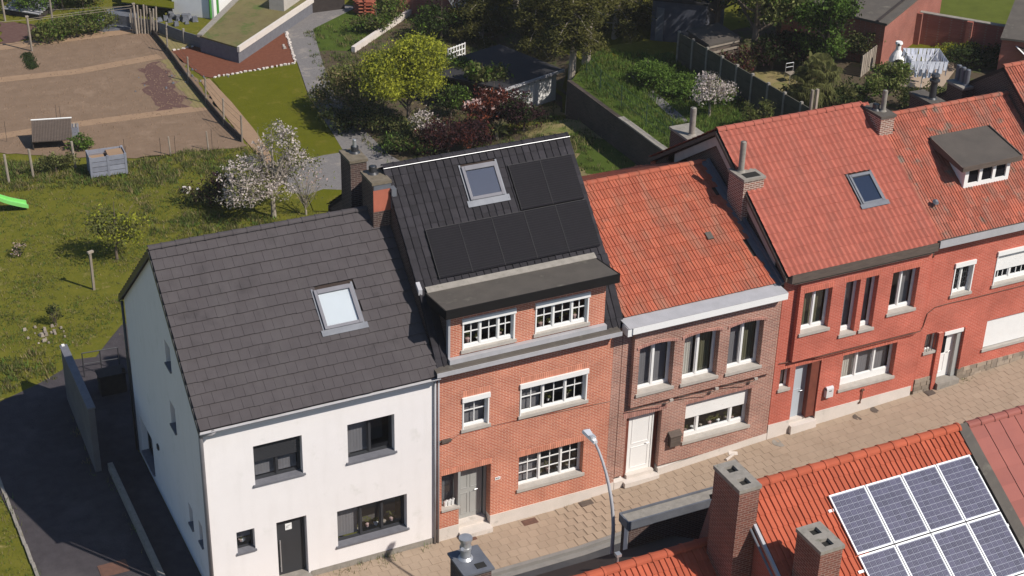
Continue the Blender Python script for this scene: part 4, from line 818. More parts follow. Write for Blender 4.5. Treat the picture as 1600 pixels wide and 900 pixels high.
# front parapet with a stone and zinc trough
n4 = thing('parapet_wall', 'tall dark brick parapet with grey zinc capping behind the street lamp', 'wall', (10.6, -7.1, 0))
g = G(); g.box(9.45, 10.39, -7.32, -6.92, -.1, 4.85); g.box(10.39, 12.6, -7.32, -6.92, -.1, 4.85); g.box(12.6, 13.6, -7.32, -6.92, -.1, 4.85); g.obj('wall', 'brick_dark', n4)
g = G(); g.box(9.38, 13.6, -7.38, -7.33, 4.80, 5.06); g.box(9.38, 13.6, -6.90, -6.86, 4.80, 5.04); g.box(9.36, 9.41, -7.33, -6.9, 4.80, 5.05); g.obj('metal_edging', 'lead', n4)
g = G(); g.box(9.41, 13.6, -7.33, -6.9, 4.852, 4.98); g.obj('stone_capping', 'concrete', n4)
g = G(); g.box(9.43, 9.448, -7.3, -7.1, 3.8, 4.7); g.obj('white_strip', 'render_white', n4)
# ================================================================ STREET LAMP
lp = thing('street_lamp', 'curved grey street lamp leaning over the road', 'street lamp', (9.3, -6.75, 0))
pts = [(9.3, -6.75, -.1), (9.3, -6.75, 3.0)]; rs = [.075, .06]
for k in range(9):
    t = k/8; a = t*math.pi*.36; pts.append((9.3-.12*t, -6.75+1.05*(1-math.cos(a))/(1-math.cos(math.pi*.36)), 4.4+2.25*math.sin(a)/math.sin(math.pi*.36))); rs.append(.052-.018*t)
g = G(); g.tube(pts, rs, 12); g.obj('pole', 'zinc', lp, smooth=True)
e = Vector(pts[-1]); g = G()
g.hexa([e+Vector(q) for q in ((-.06, -.05, -.03), (.06, -.05, -.03), (.13, .5, .02), (-.13, .5, .02), (-.05, -.05, .05), (.05, -.05, .05), (.1, .48, .1), (-.1, .48, .1))]); g.hexa([e+Vector(q) for q in ((-.1, .5, .015), (.1, .5, .015), (.1, .56, .03), (-.1, .56, .03), (-.08, .5, .09), (.08, .5, .09), (.07, .55, .07), (-.07, .55, .07))])
for k in range(4): g.box(e.x-.07+.04*k, e.x-.055+.04*k, e.y+.05, e.y+.2, e.z+.03, e.z+.12)
g.obj('lamp_head', 'alu', lp)
# ================================================================ GROUND
g = G(); xs = [-150, -80, -40, -20, -10]+[x for x in range(-5, 62, 1)]+[70, 90, 130, 200]; ys = [-150, -80, -40, -20, -10, -2.0]+[y for y in range(0, 62, 1)]+[70, 90, 130, 200]
xs = sorted(set(xs)); ys = sorted(set(ys)); nx = len(xs); pts = []
rr = random.Random(5)
def gzb(x, y):
    z = gz(x, y)
    if y < -1.9: z = zs(x)-.22
    return z-.02
for y in ys:
    for x in xs:
        px = x
        if 8 <= y <= 31 and 24 < x < 31:  # pull the step onto the wall line
            wx = wallx(y)
            if x == int(wx): px = wx-.06
            elif x == int(wx)+1: px = wx+.06
        pts.append((px, y, gzb(px, y)))
g.add(pts, [(j*nx+i, j*nx+i+1, (j+1)*nx+i+1, (j+1)*nx+i) for j in range(len(ys)-1) for i in range(nx-1)])
struct(g, 'ground', 'grass')
def sheet(name, poly, m, dz, jit=0, z=None):
    """flat polygon draped on the ground"""
    if jit:
        rr = random.Random(len(poly)*7+int(abs(poly[0][0])*10)); Q = []
        for a, b in zip(poly, poly[1:]+poly[:1]):
            a, b = Vector(a), Vector(b); n = max(1, min(60, int((b-a).length/.35))); nrm = Vector((-(b-a).y, (b-a).x)).normalized()
            for k in range(n): Q.append(tuple(a.lerp(b, k/n)+nrm*(rr.uniform(-jit, jit))))
        poly = Q
    bm = bmesh.new(); vs = [bm.verts.new((p[0], p[1], 0)) for p in poly]; bm.faces.new(vs)
    if z == 0:
        for ax_, no in ((0, (1, 0, 0)), (1, (0, 1, 0))):
            for k in range(int(min(p[ax_] for p in poly)), int(max(p[ax_] for p in poly))+1):
                if (ax_ == 0 and 19 < k < 26) or (ax_ == 1 and 8 < k < 31): bmesh.ops.bisect_plane(bm, geom=bm.verts[:]+bm.edges[:]+bm.faces[:], plane_co=(k, k, 0), plane_no=no)
    bmesh.ops.triangulate(bm, faces=bm.faces[:])
    for v in bm.verts:
        if z is not None:
            v.co.x = min(v.co.x, 25.8) if v.co.y < 27.5 else v.co.x
            v.co.z = (gz(v.co.x, v.co.y) if v.co.y < 27.5 else 0)+dz*1.5
        else: v.co.z = gz(v.co.x, v.co.y)+dz
    me = bpy.data.meshes.new(name); bm.normal_update()
    for f in bm.faces:
        if f.normal.z < 0: f.normal_flip()
    bm.to_mesh(me); bm.free(); me.materials.append(K[m]); o = bpy.data.objects.new(name, me); COL.objects.link(o); o['kind'] = 'structure'; return o
# road, kerbs, pavement
def ky(x): return -1.98-.85*clip01((x-14)/10, 0, 1)
g = G(); g2 = G(); xsr = [-40, -20, 0, 11, 13.3, 16, 19, 22, 25, 28, 31, 45, 60, 90]
for a, b in zip(xsr, xsr[1:]):
    g.quad((a, -6.4, zs(a)-.13), (b, -6.4, zs(b)-.13), (b, ky(b)-.12, zs(b)-.13), (a, ky(a)-.12, zs(a)-.13))
    A2, B2 = ky(a), ky(b); g2.hexa([(a, A2-.14, zs(a)-.3), (b, B2-.14, zs(b)-.3), (b, B2, zs(b)-.3), (a, A2, zs(a)-.3), (a, A2-.14, zs(a)+.005), (b, B2-.14, zs(b)+.005), (b, B2, zs(b)+.005), (a, A2, zs(a)+.005)])
    g2.hexa([(a, A2-.34, zs(a)-.3), (b, B2-.34, zs(b)-.3), (b, B2-.14, zs(b)-.3), (a, A2-.14, zs(a)-.3), (a, A2-.34, zs(a)-.115), (b, B2-.34, zs(b)-.115), (b, B2-.14, zs(b)-.122), (a, A2-.14, zs(a)-.122)])
struct(g, 'road', 'asphalt'); struct(g2, 'kerb', 'kerb')
g = G()
for a, b in zip(xsr, xsr[1:]): g.quad((a, -7.9, zs(a)-.02), (b, -7.9, zs(b)-.02), (b, -6.4, zs(b)-.02), (a, -6.4, zs(a)-.02)); g.quad((a, -6.4, zs(a)-.2), (b, -6.4, zs(b)-.2), (b, -6.4, zs(b)-.02), (a, -6.4, zs(a)-.02))
struct(g, 'near_pavement', 'slab')
g = G()
for a, b in zip(xsr, xsr[1:]): g.quad((a, ky(a), zs(a)-.012), (b, ky(b), zs(b)-.012), (b, .02, zs(b)-.012), (a, .02, zs(a)-.012))
pv = struct(g, 'pavement', 'joint'); LOC[pv.name] = Vector((0, 0, 0))
g = G(); g.box(.005, .295, .005, .295, -.013, -.004); ms = g.mesh('paving_slab', 'slab')
Ls = []
for j in range(-3, 6):
    for i in range(int(36/.333)): 
        x = -1+i*.333+(.166 if j % 2 else 0); y = -1.96+j*.324
        if y > ky(x+.15)-.02 or y > -2: Ls.append((x, y))
Ls.sort(key=lambda q: (0 if 6.6 < q[0] < 24 else 1, (Vector((q[0], q[1], 0))-CAM).length))
rr = random.Random(9); gs = G()
for k, (x, y) in enumerate(Ls):
    sc = 1.07
    M = Matrix.Translation((x, y, zs(x+.15)+rr.uniform(-.003, .003))) @ Matrix.Rotation(rr.gauss(0, .004), 4, 'Z') @ Matrix.Rotation(-math.atan(.06) if x > 13 else 0, 4, 'Y') @ Matrix.Diagonal((1.11, 1.085, 1, 1))
    if k < 300: place(ms, 'paving_slab', pv, M)
    else: gs.add([M @ v.co for v in ms.vertices], [tuple(p.vertices) for p in ms.polygons])
gs.obj('paving_slabs', 'slab', pv, kind='stuff')
def flatthing(name, label, cat, c, w, dd, m, a=0, h=.006, round_=False, group=None, on=None):
    z = (gz(c[0], c[1]) if c[1] > 0 else zs(c[0]))+(0 if on is None else on); g = G()
    if round_: g.tube([(c[0], c[1], z-.01), (c[0], c[1], z+h)], w/2, 14)
    else: g.obox(c, a, w, dd, z-.01, z+h); g.obox(c, a, w*.86, dd*.8, z+h, z+h+.004)
    return solo(g, name, m, label, cat, (c[0], c[1], z), group)
# ================================================================ GARDEN GROUND
sheet('tilled_field', [(-14, 34.5), (0.33, 34.82), (5.56, 32.00), (10.97, 31.29), (11.38, 47.97), (10.21, 48.23), (2.87, 48.44), (-14, 53.5)], 'soil', .006, .12)
def strip(name, pts, w, m, dz):
    L = []; Rr = []
    for i, p in enumerate(pts):
        a = Vector(pts[max(0, i-1)]); b = Vector(pts[min(len(pts)-1, i+1)]); t = (b-a).normalized(); nrm = Vector((-t.y, t.x))
        ww = w[i] if isinstance(w, (list, tuple)) else w
        L.append(tuple(Vector(p)+nrm*ww/2)); Rr.append(tuple(Vector(p)-nrm*ww/2))
    return sheet(name, L+Rr[::-1], m, dz)
strip('soil_path', [(-14, 50.5), (2.06, 44.07), (5.87, 43.75), (10.39, 44.31)], .75, 'soil_path', .012)
strip('soil_path', [(-14, 54.2), (2.94, 48.83), (6.67, 48.80), (10.71, 48.80)], 1.0, 'soil_path', .012)
strip('soil_path', [(-14, 38), (0.71, 36.83), (4.62, 36.86), (7.69, 36.70), (10.68, 36.51)], .7, 'soil_path', .012)
sheet('leaf_litter_bed', [(8.83, 42.93), (10.19, 43.58), (9.97, 41.28), (9.88, 37.11), (8.47, 36.99), (8.48, 39.06)], 'soil_dark', .01, .3)
sheet('leaf_litter_bed', [(3.70, 52.90), (5.83, 51.35), (5.61, 49.45), (3.05, 49.42)], 'soil_dark', .012, .25)
sheet('dry_strip', [(10.22, 43.67), (10.72, 43.76), (10.89, 36.25), (10.13, 36.74)], 'dry', .015, .22)
rocks_later = 1
sheet('mulch_bed', [(11.16, 44.83), (13.00, 45.13), (14.30, 43.12), (17.24, 46.26), (17.76, 45.37), (16.69, 40.70), (11.97, 40.26), (11.56, 40.72)], 'mulch', .012, .05)
sheet('sand_patch', [(10.85, 47.31), (11.77, 47.81), (12.97, 45.04), (11.16, 44.83)], 'dry', .010, .15)
sheet('lawn', [(12.03, 40.24), (16.62, 40.52), (15.68, 36.07), (15.43, 32.17), (15.25, 28.69), (12.78, 28.79), (11.29, 28.49), (11.39, 31.12)], 'lawn', .012, .06)
strip('straw_strip', [(11.61, 40.21), (11.55, 36.69), (11.51, 32.96), (11.43, 30.30), (11.29, 28.49)], [.5, .8, .8, .6, .4], 'soil_path', .014)
strip('garden_path', [(21.84, 48.98), (18.52, 45.63), (17.34, 40.23), (16.36, 35.79), (16.00, 31.50), (15.75, 27.92), (15.98, 26.51)], [3.2, 1.7, 1.3, 1.3, 1.5, 1.9, 2.0], 'gravel', .016)
sheet('gravel_yard', [(11.10, 28.57), (12.91, 28.73), (15.36, 28.80), (15.01, 24.09), (11.78, 25.11), (11.24, 25.70)], 'gravel', .020, .1)
sheet('lawn_patch', [(11.78, 25.11), (12.63, 25.39), (15.01, 24.09), (14.16, 22.00), (11.49, 23.48)], 'lawn', .024)
sheet('wild_garden', [(18.60, 44.81), (20.02, 46.15), (26.18, 47.85), (27.5, 60), (27.5, 31), (25.7, 27.5), (25.7, 9.2), (14.5, 9.2), (15.98, 26.51), (16.00, 31.08), (16.71, 36.57)], 'earth', .008, 0, z=0)
sheet('lush_patch', [(18.50, 44.52), (21.01, 47.27), (23.53, 46.73), (25.31, 45.77), (19.88, 41.25), (18.46, 41.84)], 'lush', .014, .25)
sheet('back_lawn', [(24.47, 29.87), (26.67, 30.12), (26.55, 28.38), (25.8, 24), (25.8, 9.3), (17.5, 9.3), (23.47, 27.11)], 'dry', .014, .2, z=0)
sheet('back_lawn_green', [(24.07, 24.41), (25.27, 24.95), (26.43, 22.08), (25.53, 19.62), (23.54, 20.46)], 'lush', .020, .35, z=0)
sheet('side_garden', [(26.0, 9.2), (33.4, 9.2), (33.3, 19), (32.4, 29), (29.5, 34), (28.2, 31.6), (27.7, 29), (26.0, 27.4)], 'lush', .012)
strip('concrete_path', [(29.2, 10), (28.08, 18.15), (28.40, 21.40), (28.81, 25.04), (29.14, 27.16)], .55, 'gravel', .02)
sheet('dry_lawn', [(32.75, 24.48), (34.80, 25.10), (37.29, 24.07), (34.07, 19.44), (33.55, 19.82)], 'dry', .014, .25)
sheet('right_garden', [(33.6, 9.2), (60, 9.2), (60, 22), (40, 31), (34, 30)], 'earth', .008)
sheet('small_lawn', [(43.59, 24.76), (44.61, 25.56), (46.36, 24.64), (45.59, 23.35), (43.97, 22.84), (42.67, 23.47)], 'lawn', .02)
sheet('terrace', [(43.97, 22.84), (45.87, 23.43), (45.09, 21.99), (41.96, 19.59), (40.20, 20.76)], 'slab', .022)
sheet('meadow', [(48.18, 29.04), (50.93, 22.98), (75, 24), (95, 60), (52, 60)], 'field', .016)
strip('worn_edge', [(47.92, 28.92), (49.36, 26.14), (50.79, 22.83)], .5, 'dry', .022)
# drive on the left of the white house
sheet('driveway', [(-1.15, -1.9), (-4.3, -1.9), (-4.38, 3.3), (-4.55, 6.5), (-4.75, 9), (-6, 13.6), (-3.64, 13.47), (-2.19, 14.11), (-1.20, 14.72), (-.9, 15.3), (0.10, 15.13), (0.87, 16.20), (1.52, 17.06), (2.17, 17.20), (2.5, 17.5), (2.5, 8.6), (-.05, 8.6), (-.05, -.02)], 'drive', .012)
sheet('side_path', [(-1.05, -.05), (-.03, -.05), (-.03, 8.5), (-1.05, 8.5)], 'drive', .02)
g = G()
for i in range(12): g.box(-4.47-.02*max(0, i-4), -4.37-.02*max(0, i-4), -1.9+i*.98, -1.9+i*.98+.96, -.05, .06)
solo(g, 'edging_stone', 'concrete', 'low concrete edging between the dark drive and the corner lawn', 'edging', (-4.4, 0, 0))
flatthing('manhole_cover', 'rusty square inspection cover in the dark drive at the bottom left', 'manhole cover', (-2.3, 2.75), .85, .6, 'rust', on=.02, group='covers in the pavement and drive')
flatthing('manhole_cover', 'reddish square cover in the pavement beside the orange brick house step', 'manhole cover', (8.0, -.25), .55, .28, 'rust', group='covers in the pavement and drive')
flatthing('manhole_cover', 'reddish square cover in the pavement below the three-light window', 'manhole cover', (10.15, -.25), .5, .28, 'rust', group='covers in the pavement and drive')
flatthing('manhole_cover', 'dark square cover in the pavement between the orange and the brown house', 'manhole cover', (12.2, -.2), .45, .25, 'wood_brown', group='covers in the pavement and drive')
flatthing('manhole_cover', 'round dark cover left of two in the pavement by the letterbox', 'manhole cover', (22.7, -.3), .38, .3, 'wood_brown', round_=True, group='covers in the pavement and drive')
flatthing('manhole_cover', 'round dark cover right of two in the pavement by the gas tap', 'manhole cover', (23.5, -.22), .38, .3, 'wood_brown', round_=True, group='covers in the pavement and drive')
flatthing('manhole_cover', 'pale round cover in the pavement left of the grey-blue door', 'manhole cover', (19.45, -.35), .5, .4, 'concrete', round_=True, group='covers in the pavement and drive')
flatthing('manhole_cover', 'dark square cover in the pavement under the brick pilaster', 'manhole cover', (25.95, -.22), .6, .3, 'wood_brown', group='covers in the pavement and drive')
g = G(); g.obox((17.55, -.3), .4, .5, .06, zs(17.5), zs(17.5)+.06); g.obox((17.75, -.15), -.5, .3, .2, zs(17.5), zs(17.5)+.03)
solo(g, 'stone_offcut', 'plinth', 'pale stone offcuts lying on the pavement by the brown house plinth', 'stone', (17.5, -.3, zs(17.5)))
# ---------------------------------------------------------------- walls on the left
g = G(); g.hexa([(-1.62, 7.9, -.1), (-1.42, 7.9, -.1), (-1.28, 12.75, -.1), (-1.48, 12.75, -.1), (-1.62, 7.9, 2.45), (-1.42, 7.9, 2.45), (-1.28, 12.75, 2.1), (-1.48, 12.75, 2.1)])
w = thing('boundary_wall', 'tall grey rendered boundary wall running back beside the drive', 'wall', (-1.5, 10, 0)); g.obj('wall', mat('grey_render', (.15, .14, .14), (.11, .105, .105), sc=1.5, rough=.95, bump=.2), w)
g = G(); g.hexa([(-1.65, 7.87, 2.45), (-1.39, 7.87, 2.45), (-1.25, 12.78, 2.1), (-1.51, 12.78, 2.1), (-1.65, 7.87, 2.50), (-1.39, 7.87, 2.50), (-1.25, 12.78, 2.15), (-1.51, 12.78, 2.15)]); g.obj('coping', 'bluestone', w)
g = G(); g.obox((-1.4, 12.7), 0, .1, .1, 2.15, 2.2); g.obj('wall_cap', 'white_paint', w)
w = thing('low_wall', 'low grey kerb wall between the drive and the white house side path', 'wall', (-1.1, 4, 0)); g = G(); g.box(-1.22, -1.06, -1.85, 7.85, -.1, .3); g.obj('wall', 'concrete', w)
g = G(); g.box(-1.25, -1.03, -2.0, -1.88, -.1, .4); g.obj('end_pier', 'concrete', w)
g = G()
for (a, b) in (((-.6, 13.9), (.65, 13.8)), ): g.tube([(a[0], a[1], 1.0), (b[0], b[1], 1.0)], .02, 6); g.tube([(a[0], a[1], .55), (b[0], b[1], .55)], .015, 6)
for q in ((-.6, 13.9), (0.02, 13.85), (.65, 13.8)): g.tube([(q[0], q[1], 0), (q[0], q[1], 1.0)], .02, 6)
solo(g, 'handrail', 'anthracite', 'thin black handrail across the rear passage beside the white house', 'handrail', (0, 13.85, 0))
g = G(); g.obox((.1, 12.6), 0, .9, .5, 0, .75); g.obox((.1, 12.6), 0, 1.0, .6, .78, .82); g.tube([(.5, 12.4, .8), (.5, 12.4, 1.0)], .06, 8)
solo(g, 'garden_bench', 'dark_wood', 'dark table with odds and ends in the shaded rear passage', 'table', (.1, 12.6, 0))
# ---------------------------------------------------------------- retaining wall + wire fence
gw_ = thing('garden_wall', 'tall shaded brick retaining wall between the two back gardens', 'wall', (25.9, 18, 0))
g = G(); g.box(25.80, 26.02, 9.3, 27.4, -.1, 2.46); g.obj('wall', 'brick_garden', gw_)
g = G(); rr = random.Random(4); y = 9.35
while y < 22: g.box(25.76, 26.06, y+.01, y+.49, 2.462, 2.53+rr.uniform(-.01, .01)); y += .5
g.obj('coping_stone', 'concrete', gw_, kind='stuff')
wf = thing('wire_fence', 'green wire mesh fence on thin posts above the retaining wall', 'fence', (26.6, 20, 2.4))
fp = [(26.5, 11.5), (26.5, 14), (26.5, 16.5), (26.5, 18.9), (26.5, 21.1), (26.5, 23.4), (26.6, 25.6), (27.1, 27.9)]
for q in fp: g = G(); g.tube([(q[0], q[1], 2.3), (q[0], q[1], 3.55)], .022, 5); g.obj('fence_post', 'wire', wf)
g = G()
for a, b in zip(fp, fp[1:]):
    for h in (2.75, 3.1, 3.5): g.tube([(a[0], a[1], h), (b[0], b[1], h)], .008, 4)
    for k in range(16): t = k/16; g.tube([(a[0]+(b[0]-a[0])*t, a[1]+(b[1]-a[1])*t, 2.45), (a[0]+(b[0]-a[0])*t, a[1]+(b[1]-a[1])*t, 3.5)], .003, 3)
g.obj('wire_mesh', 'wire', wf)
# concrete panel fence further right
cf = thing('panel_fence', 'dark concrete panel fence with pale capping beside the white blossom bush', 'fence', (33, 24, 2.4))
A, Bq = Vector((32.02, 27.56)), Vector((32.38, 15.07)); n = 10
for k in range(n+1):
    p = A.lerp(Bq, k/n); g = G(); g.obox(p, 0, .12, .12, 2.2, 4.05); g.obj('fence_post', 'concrete', cf)
    if k < n:
        q = A.lerp(Bq, (k+1)/n); t = (q-p).normalized(); s_ = Vector((-t.y, t.x))*.03
        for r_ in range(4):
            z0 = 2.3+r_*.42; g = G(); a, b = p+t*.06, q-t*.06
            g.hexa([(a.x+s_.x, a.y+s_.y, z0), (a.x-s_.x, a.y-s_.y, z0), (b.x-s_.x, b.y-s_.y, z0), (b.x+s_.x, b.y+s_.y, z0), (a.x+s_.x, a.y+s_.y, z0+.405), (a.x-s_.x, a.y-s_.y, z0+.405), (b.x-s_.x, b.y-s_.y, z0+.405), (b.x+s_.x, b.y+s_.y, z0+.405)]); g.obj('fence_panel', 'old_concrete', cf)
# left side fence of posts with a low concrete board
fl = thing('post_fence', 'row of wooden posts over low dark concrete boards beside the tilled field', 'fence', (11, 40, 0))
pp = [(10.93, 48.16), (10.92, 44.72), (10.76, 40.18), (10.74, 37.03), (10.76, 34.12), (10.92, 31.80)]
for k, q in enumerate(pp):
    g = G(); g.tube([(q[0], q[1], -.1), (q[0]+.03, q[1], 1.35)], .045, 6); g.obj('fence_post', 'wood_grey', fl)
for a, b in zip(pp, pp[1:]):
    g = G(); a, b = Vector((*a, .14)), Vector((*b, .14)); g.bar(a, b, .05, .34); g.obj('gravel_board', 'dark_wood', fl)
    g = G()
    for h in (.6, 1.0, 1.3): g.tube([(a.x, a.y, h), (b.x, b.y, h)], .006, 3)
    g.obj('fence_wire', 'wire', fl)
f2 = thing('board_fence', 'dark concrete board fence with pale posts left of the sedum roof', 'fence', (13, 45, 0))
pp = [(9.06, 50.04), (10.07, 49.07), (11.06, 48.10), (11.55, 47.02), (12.11, 45.71), (12.74, 44.60), (13.34, 43.31), (14.04, 42.40)]
for k, q in enumerate(pp):
    g = G(); g.obox(q, 0, .1, .1, -.1, .85); g.obj('fence_post', 'concrete', f2)
    if k:
        for r_ in range(2):
            g = G(); a, b = Vector((*pp[k-1], .2+r_*.33)), Vector((*q, .2+r_*.33)); t = (b-a).normalized(); g.bar(a+t*.06, b-t*.06, .045, .32); g.obj('concrete_board', 'lead', f2)
# palisade gate of grey stakes and tall posts
g = G(); rr = random.Random(2)
for k in range(9): g.tube([(10.0+k*.14+rr.uniform(-.03, .03), 48.4-.1*k, -.1), (10.0+k*.15, 48.4-.1*k+rr.uniform(-.1, .1), 1.5+rr.uniform(-.2, .3))], .05, 5)
solo(g, 'stake_bundle', 'wood_grey', 'bundle of tall grey stakes at the corner of the tilled field', 'stakes', (10.5, 48, 0))
for (q, h, lab) in (((4.38, 47.61), 1.9, 'leaning grey clothes post at the near side of the dark soil'), ((6.11, 50.34), 2.4, 'tall pale pole behind the green hedge at the top left'), ((10.15, 48.14), 1.7, 'white-topped post beside the stake bundle'), ((4.00, 53.00), 1.5, 'short pale post at the top left edge')):
    g = G(); g.tube([(q[0], q[1], -.1), (q[0]-.05, q[1], h)], .06, 7); g.obox((q[0]-.05, q[1]), 0, .16, .16, h, h+.06); solo(g, 'garden_post', 'wood_grey', lab, 'post', (q[0], q[1], 0), 'posts around the tilled field')
g = G(); a, b, c_ = (4.38, 47.61), (10.15, 48.14), (6.11, 50.34)
g.tube([(a[0], a[1], 1.8), (b[0], b[1], 1.65)], .012, 4); g.tube([(a[0], a[1], 1.7), (b[0], b[1], 1.5)], .012, 4); g.tube([(a[0]-9, a[1]+1.5, 1.7), (a[0], a[1], 1.75)], .012, 4); g.tube([(c_[0], c_[1], 1.2), (b[0], b[1], 1.6)], .01, 4)
solo(g, 'clothes_line', 'wood_grey', 'long washing wires strung between the posts over the field edge', 'clothes line', (5, 48, 0))
for (q, h, lab) in (((1.23, 20.26), 1.62, 'weathered post with a small cross top standing alone in the lawn'),):
    t_ = thing('garden_post', lab, 'post', (q[0], q[1], 0)); g = G(); g.obox(q, .2, .09, .09, -.1, h-.02); g.obj('post', 'wood_grey', t_); g = G(); g.obox((q[0]+.02, q[1]), .4, .24, .11, h-.02, h+.06); g.obj('cross_top', 'wood_grey', t_)
# posts in front of the coop + canes
for k, (q, h, lab) in enumerate((((0.11, 31.52), 1.35, 'leftmost grey fence post near the coop'), ((1.21, 31.71), 1.35, 'grey fence post in front of the coop'), ((3.14, 31.94), 1.3, 'grey fence post right of the coop'), ((7.45, 31.59), .95, 'pale stake in the weeds at the field edge'), ((9.21, 31.48), .95, 'thin pale stake right of the middle of the field edge'))):
    g = G(); g.tube([(q[0], q[1], -.05), (q[0]-.05, q[1], h)], .055 if k < 3 else .035, 6); solo(g, 'garden_post', 'wood_grey', lab, 'post', (q[0], q[1], 0), 'posts around the tilled field')
t_ = thing('garden_canes', 'thin dark canes stuck upright along the near edge of the field', 'canes', (5, 33, 0))
for q in ((5.41, 31.90), (5.28, 31.03), (6.95, 31.41), (7.62, 31.36), (9.39, 31.48), (0.88, 36.03), (3.45, 37.10), (3.59, 36.87)): g = G(); g.tube([(q[0], q[1], -.05), (q[0], q[1], 1.05)], .012, 4); g.obj('cane', 'dark_wood', t_)
# coop
cp = thing('chicken_coop', 'low open coop with dark brown corrugated roof and white ridge strip', 'coop', (2.5, 35.3, 0))
C0, C1 = Vector((1.78, 34.53)), Vector((3.52, 34.12)); t = (C1-C0).normalized(); nn = Vector((-t.y, t.x)); L_ = (C1-C0).length
def cpt(u, v, z): q = C0+t*u+nn*v; return (q.x, q.y, z)
g = G(); g.hexa([cpt(0, 0, .42), cpt(L_, 0, .42), cpt(L_, 1.15, .98), cpt(0, 1.15, .98), cpt(0, 0, .46), cpt(L_, 0, .46), cpt(L_, 1.15, 1.02), cpt(0, 1.15, 1.02)])
n = 26
for k in range(n):
    u = L_*k/n; g.hexa([cpt(u, -.02, .46), cpt(u+L_/n*.5, -.02, .46), cpt(u+L_/n*.5, 1.15, 1.02), cpt(u, 1.15, 1.02), cpt(u+.01, -.02, .48), cpt(u+L_/n*.4, -.02, .48), cpt(u+L_/n*.4, 1.15, 1.045), cpt(u+.01, 1.15, 1.045)])
g.obj('roof', 'wood_brown', cp)
g = G(); g.tube([cpt(-.03, 1.17, 1.06), cpt(L_+.03, 1.17, 1.06)], .035, 6); g.obj('ridge_strip', 'white_paint', cp)
g = G(); g.hexa([cpt(.03, 1.1, 0), cpt(L_-.03, 1.1, 0), cpt(L_-.03, 1.14, 0), cpt(.03, 1.14, 0), cpt(.03, 1.1, .95), cpt(L_-.03, 1.1, .95), cpt(L_-.03, 1.14, .95), cpt(.03, 1.14, .95)]); g.hexa([cpt(.0, .1, 0), cpt(.05, .1, 0), cpt(.05, 1.1, 0), cpt(.0, 1.1, 0), cpt(.0, .1, .45), cpt(.05, .1, .45), cpt(.05, 1.1, .93), cpt(.0, 1.1, .93)]); g.obj('wall', 'dark_wood', cp)
sb = thing('slatted_crate', 'small grey slatted crate behind the coop', 'crate', (3.8, 36.2, 0)); q0 = (3.74, 35.64)
g = G(); g.obox(q0, -.25, .8, .5, 0, .5); g.obj('box', 'wood_blue', sb)
for k in range(6): g = G(); g.obox((q0[0]-.32+k*.13, q0[1]+.08-.033*k), -.25, .07, .5, .52, .55); g.obj('slat', 'wood_grey', sb)
# twin composter
tc = thing('compost_bins', 'pair of grey-blue slatted compost bins joined side by side', 'compost bin', (4.3, 31.2, 0))
C0, C1 = Vector((3.53, 30.50)), Vector((5.15, 30.41)); t = (C1-C0).normalized(); nn = Vector((-t.y, t.x)); L_ = (C1-C0).length; Dp = .95
def cb(g, u0, u1, v0, v1, z0, z1): g.hexa([(*(C0+t*u+nn*v), z) for z in (z0, z1) for u, v in ((u0, v0), (u1, v0), (u1, v1), (u0, v1))])
for r_ in range(4):
    z0 = .04+r_*.24
    for (u0, u1, v0, v1) in ((.05, L_/2-.03, 0, .03), (L_/2+.03, L_-.05, 0, .03), (.05, L_-.05, Dp-.03, Dp), (0, .03, .05, Dp-.05), (L_-.03, L_, .05, Dp-.05)):
        g = G(); cb(g, u0, u1, v0, v1, z0, z0+.21); g.obj('slat', 'wood_blue', tc)
for (u, v) in ((0, 0), (L_/2-.05, 0), (L_-.08, 0), (0, Dp-.08), (L_-.08, Dp-.08)): g = G(); cb(g, u-.012, u+.09, v-.015, v+.07, 0, 1.0); g.obj('corner_post', 'wood_blue', tc)
g = G(); cb(g, .05, L_/2-.05, .05, Dp-.05, .5, .72); cb(g, L_/2+.05, L_-.05, .05, Dp-.05, .5, .9); g.obj('compost', 'soil_path', tc, kind='stuff')
# slide, stones, small dead bits
sl_ = thing('slide', 'lime green children slide entering at the left edge of the lawn', 'slide', (-.6, 28.7, 0))
g = G(); pr = []
for k in range(13):
    t = k/12; x = -2.6+t*2.95; z = 1.75*(1-t)+.06+.10*math.sin(t*math.pi*2.2)*(1-t*.3); pr.append((x, max(z, .12)))
for a, b in zip(pr, pr[1:]):
    g.hexa([(a[0], 28.4, a[1]-.03), (b[0], 28.4, b[1]-.03), (b[0], 28.85, b[1]-.03), (a[0], 28.85, a[1]-.03), (a[0], 28.4, a[1]), (b[0], 28.4, b[1]), (b[0], 28.85, b[1]), (a[0], 28.85, a[1])])
    for yy in (28.36, 28.84): g.hexa([(a[0], yy, a[1]-.04), (b[0], yy, b[1]-.04), (b[0], yy+.05, b[1]-.04), (a[0], yy+.05, a[1]-.04), (a[0], yy, a[1]+.12), (b[0], yy, b[1]+.12), (b[0], yy+.05, b[1]+.12), (a[0], yy+.05, a[1]+.12)])
g.obj('chute', 'slide', sl_, smooth=False)
g = G()
for x, h in ((-2.4, 1.6), (-1.2, .85)): g.tube([(x, 28.45, 0), (x, 28.45, h)], .03, 6); g.tube([(x, 28.8, 0), (x, 28.8, h)], .03, 6)
g.obj('support', 'slide', sl_)
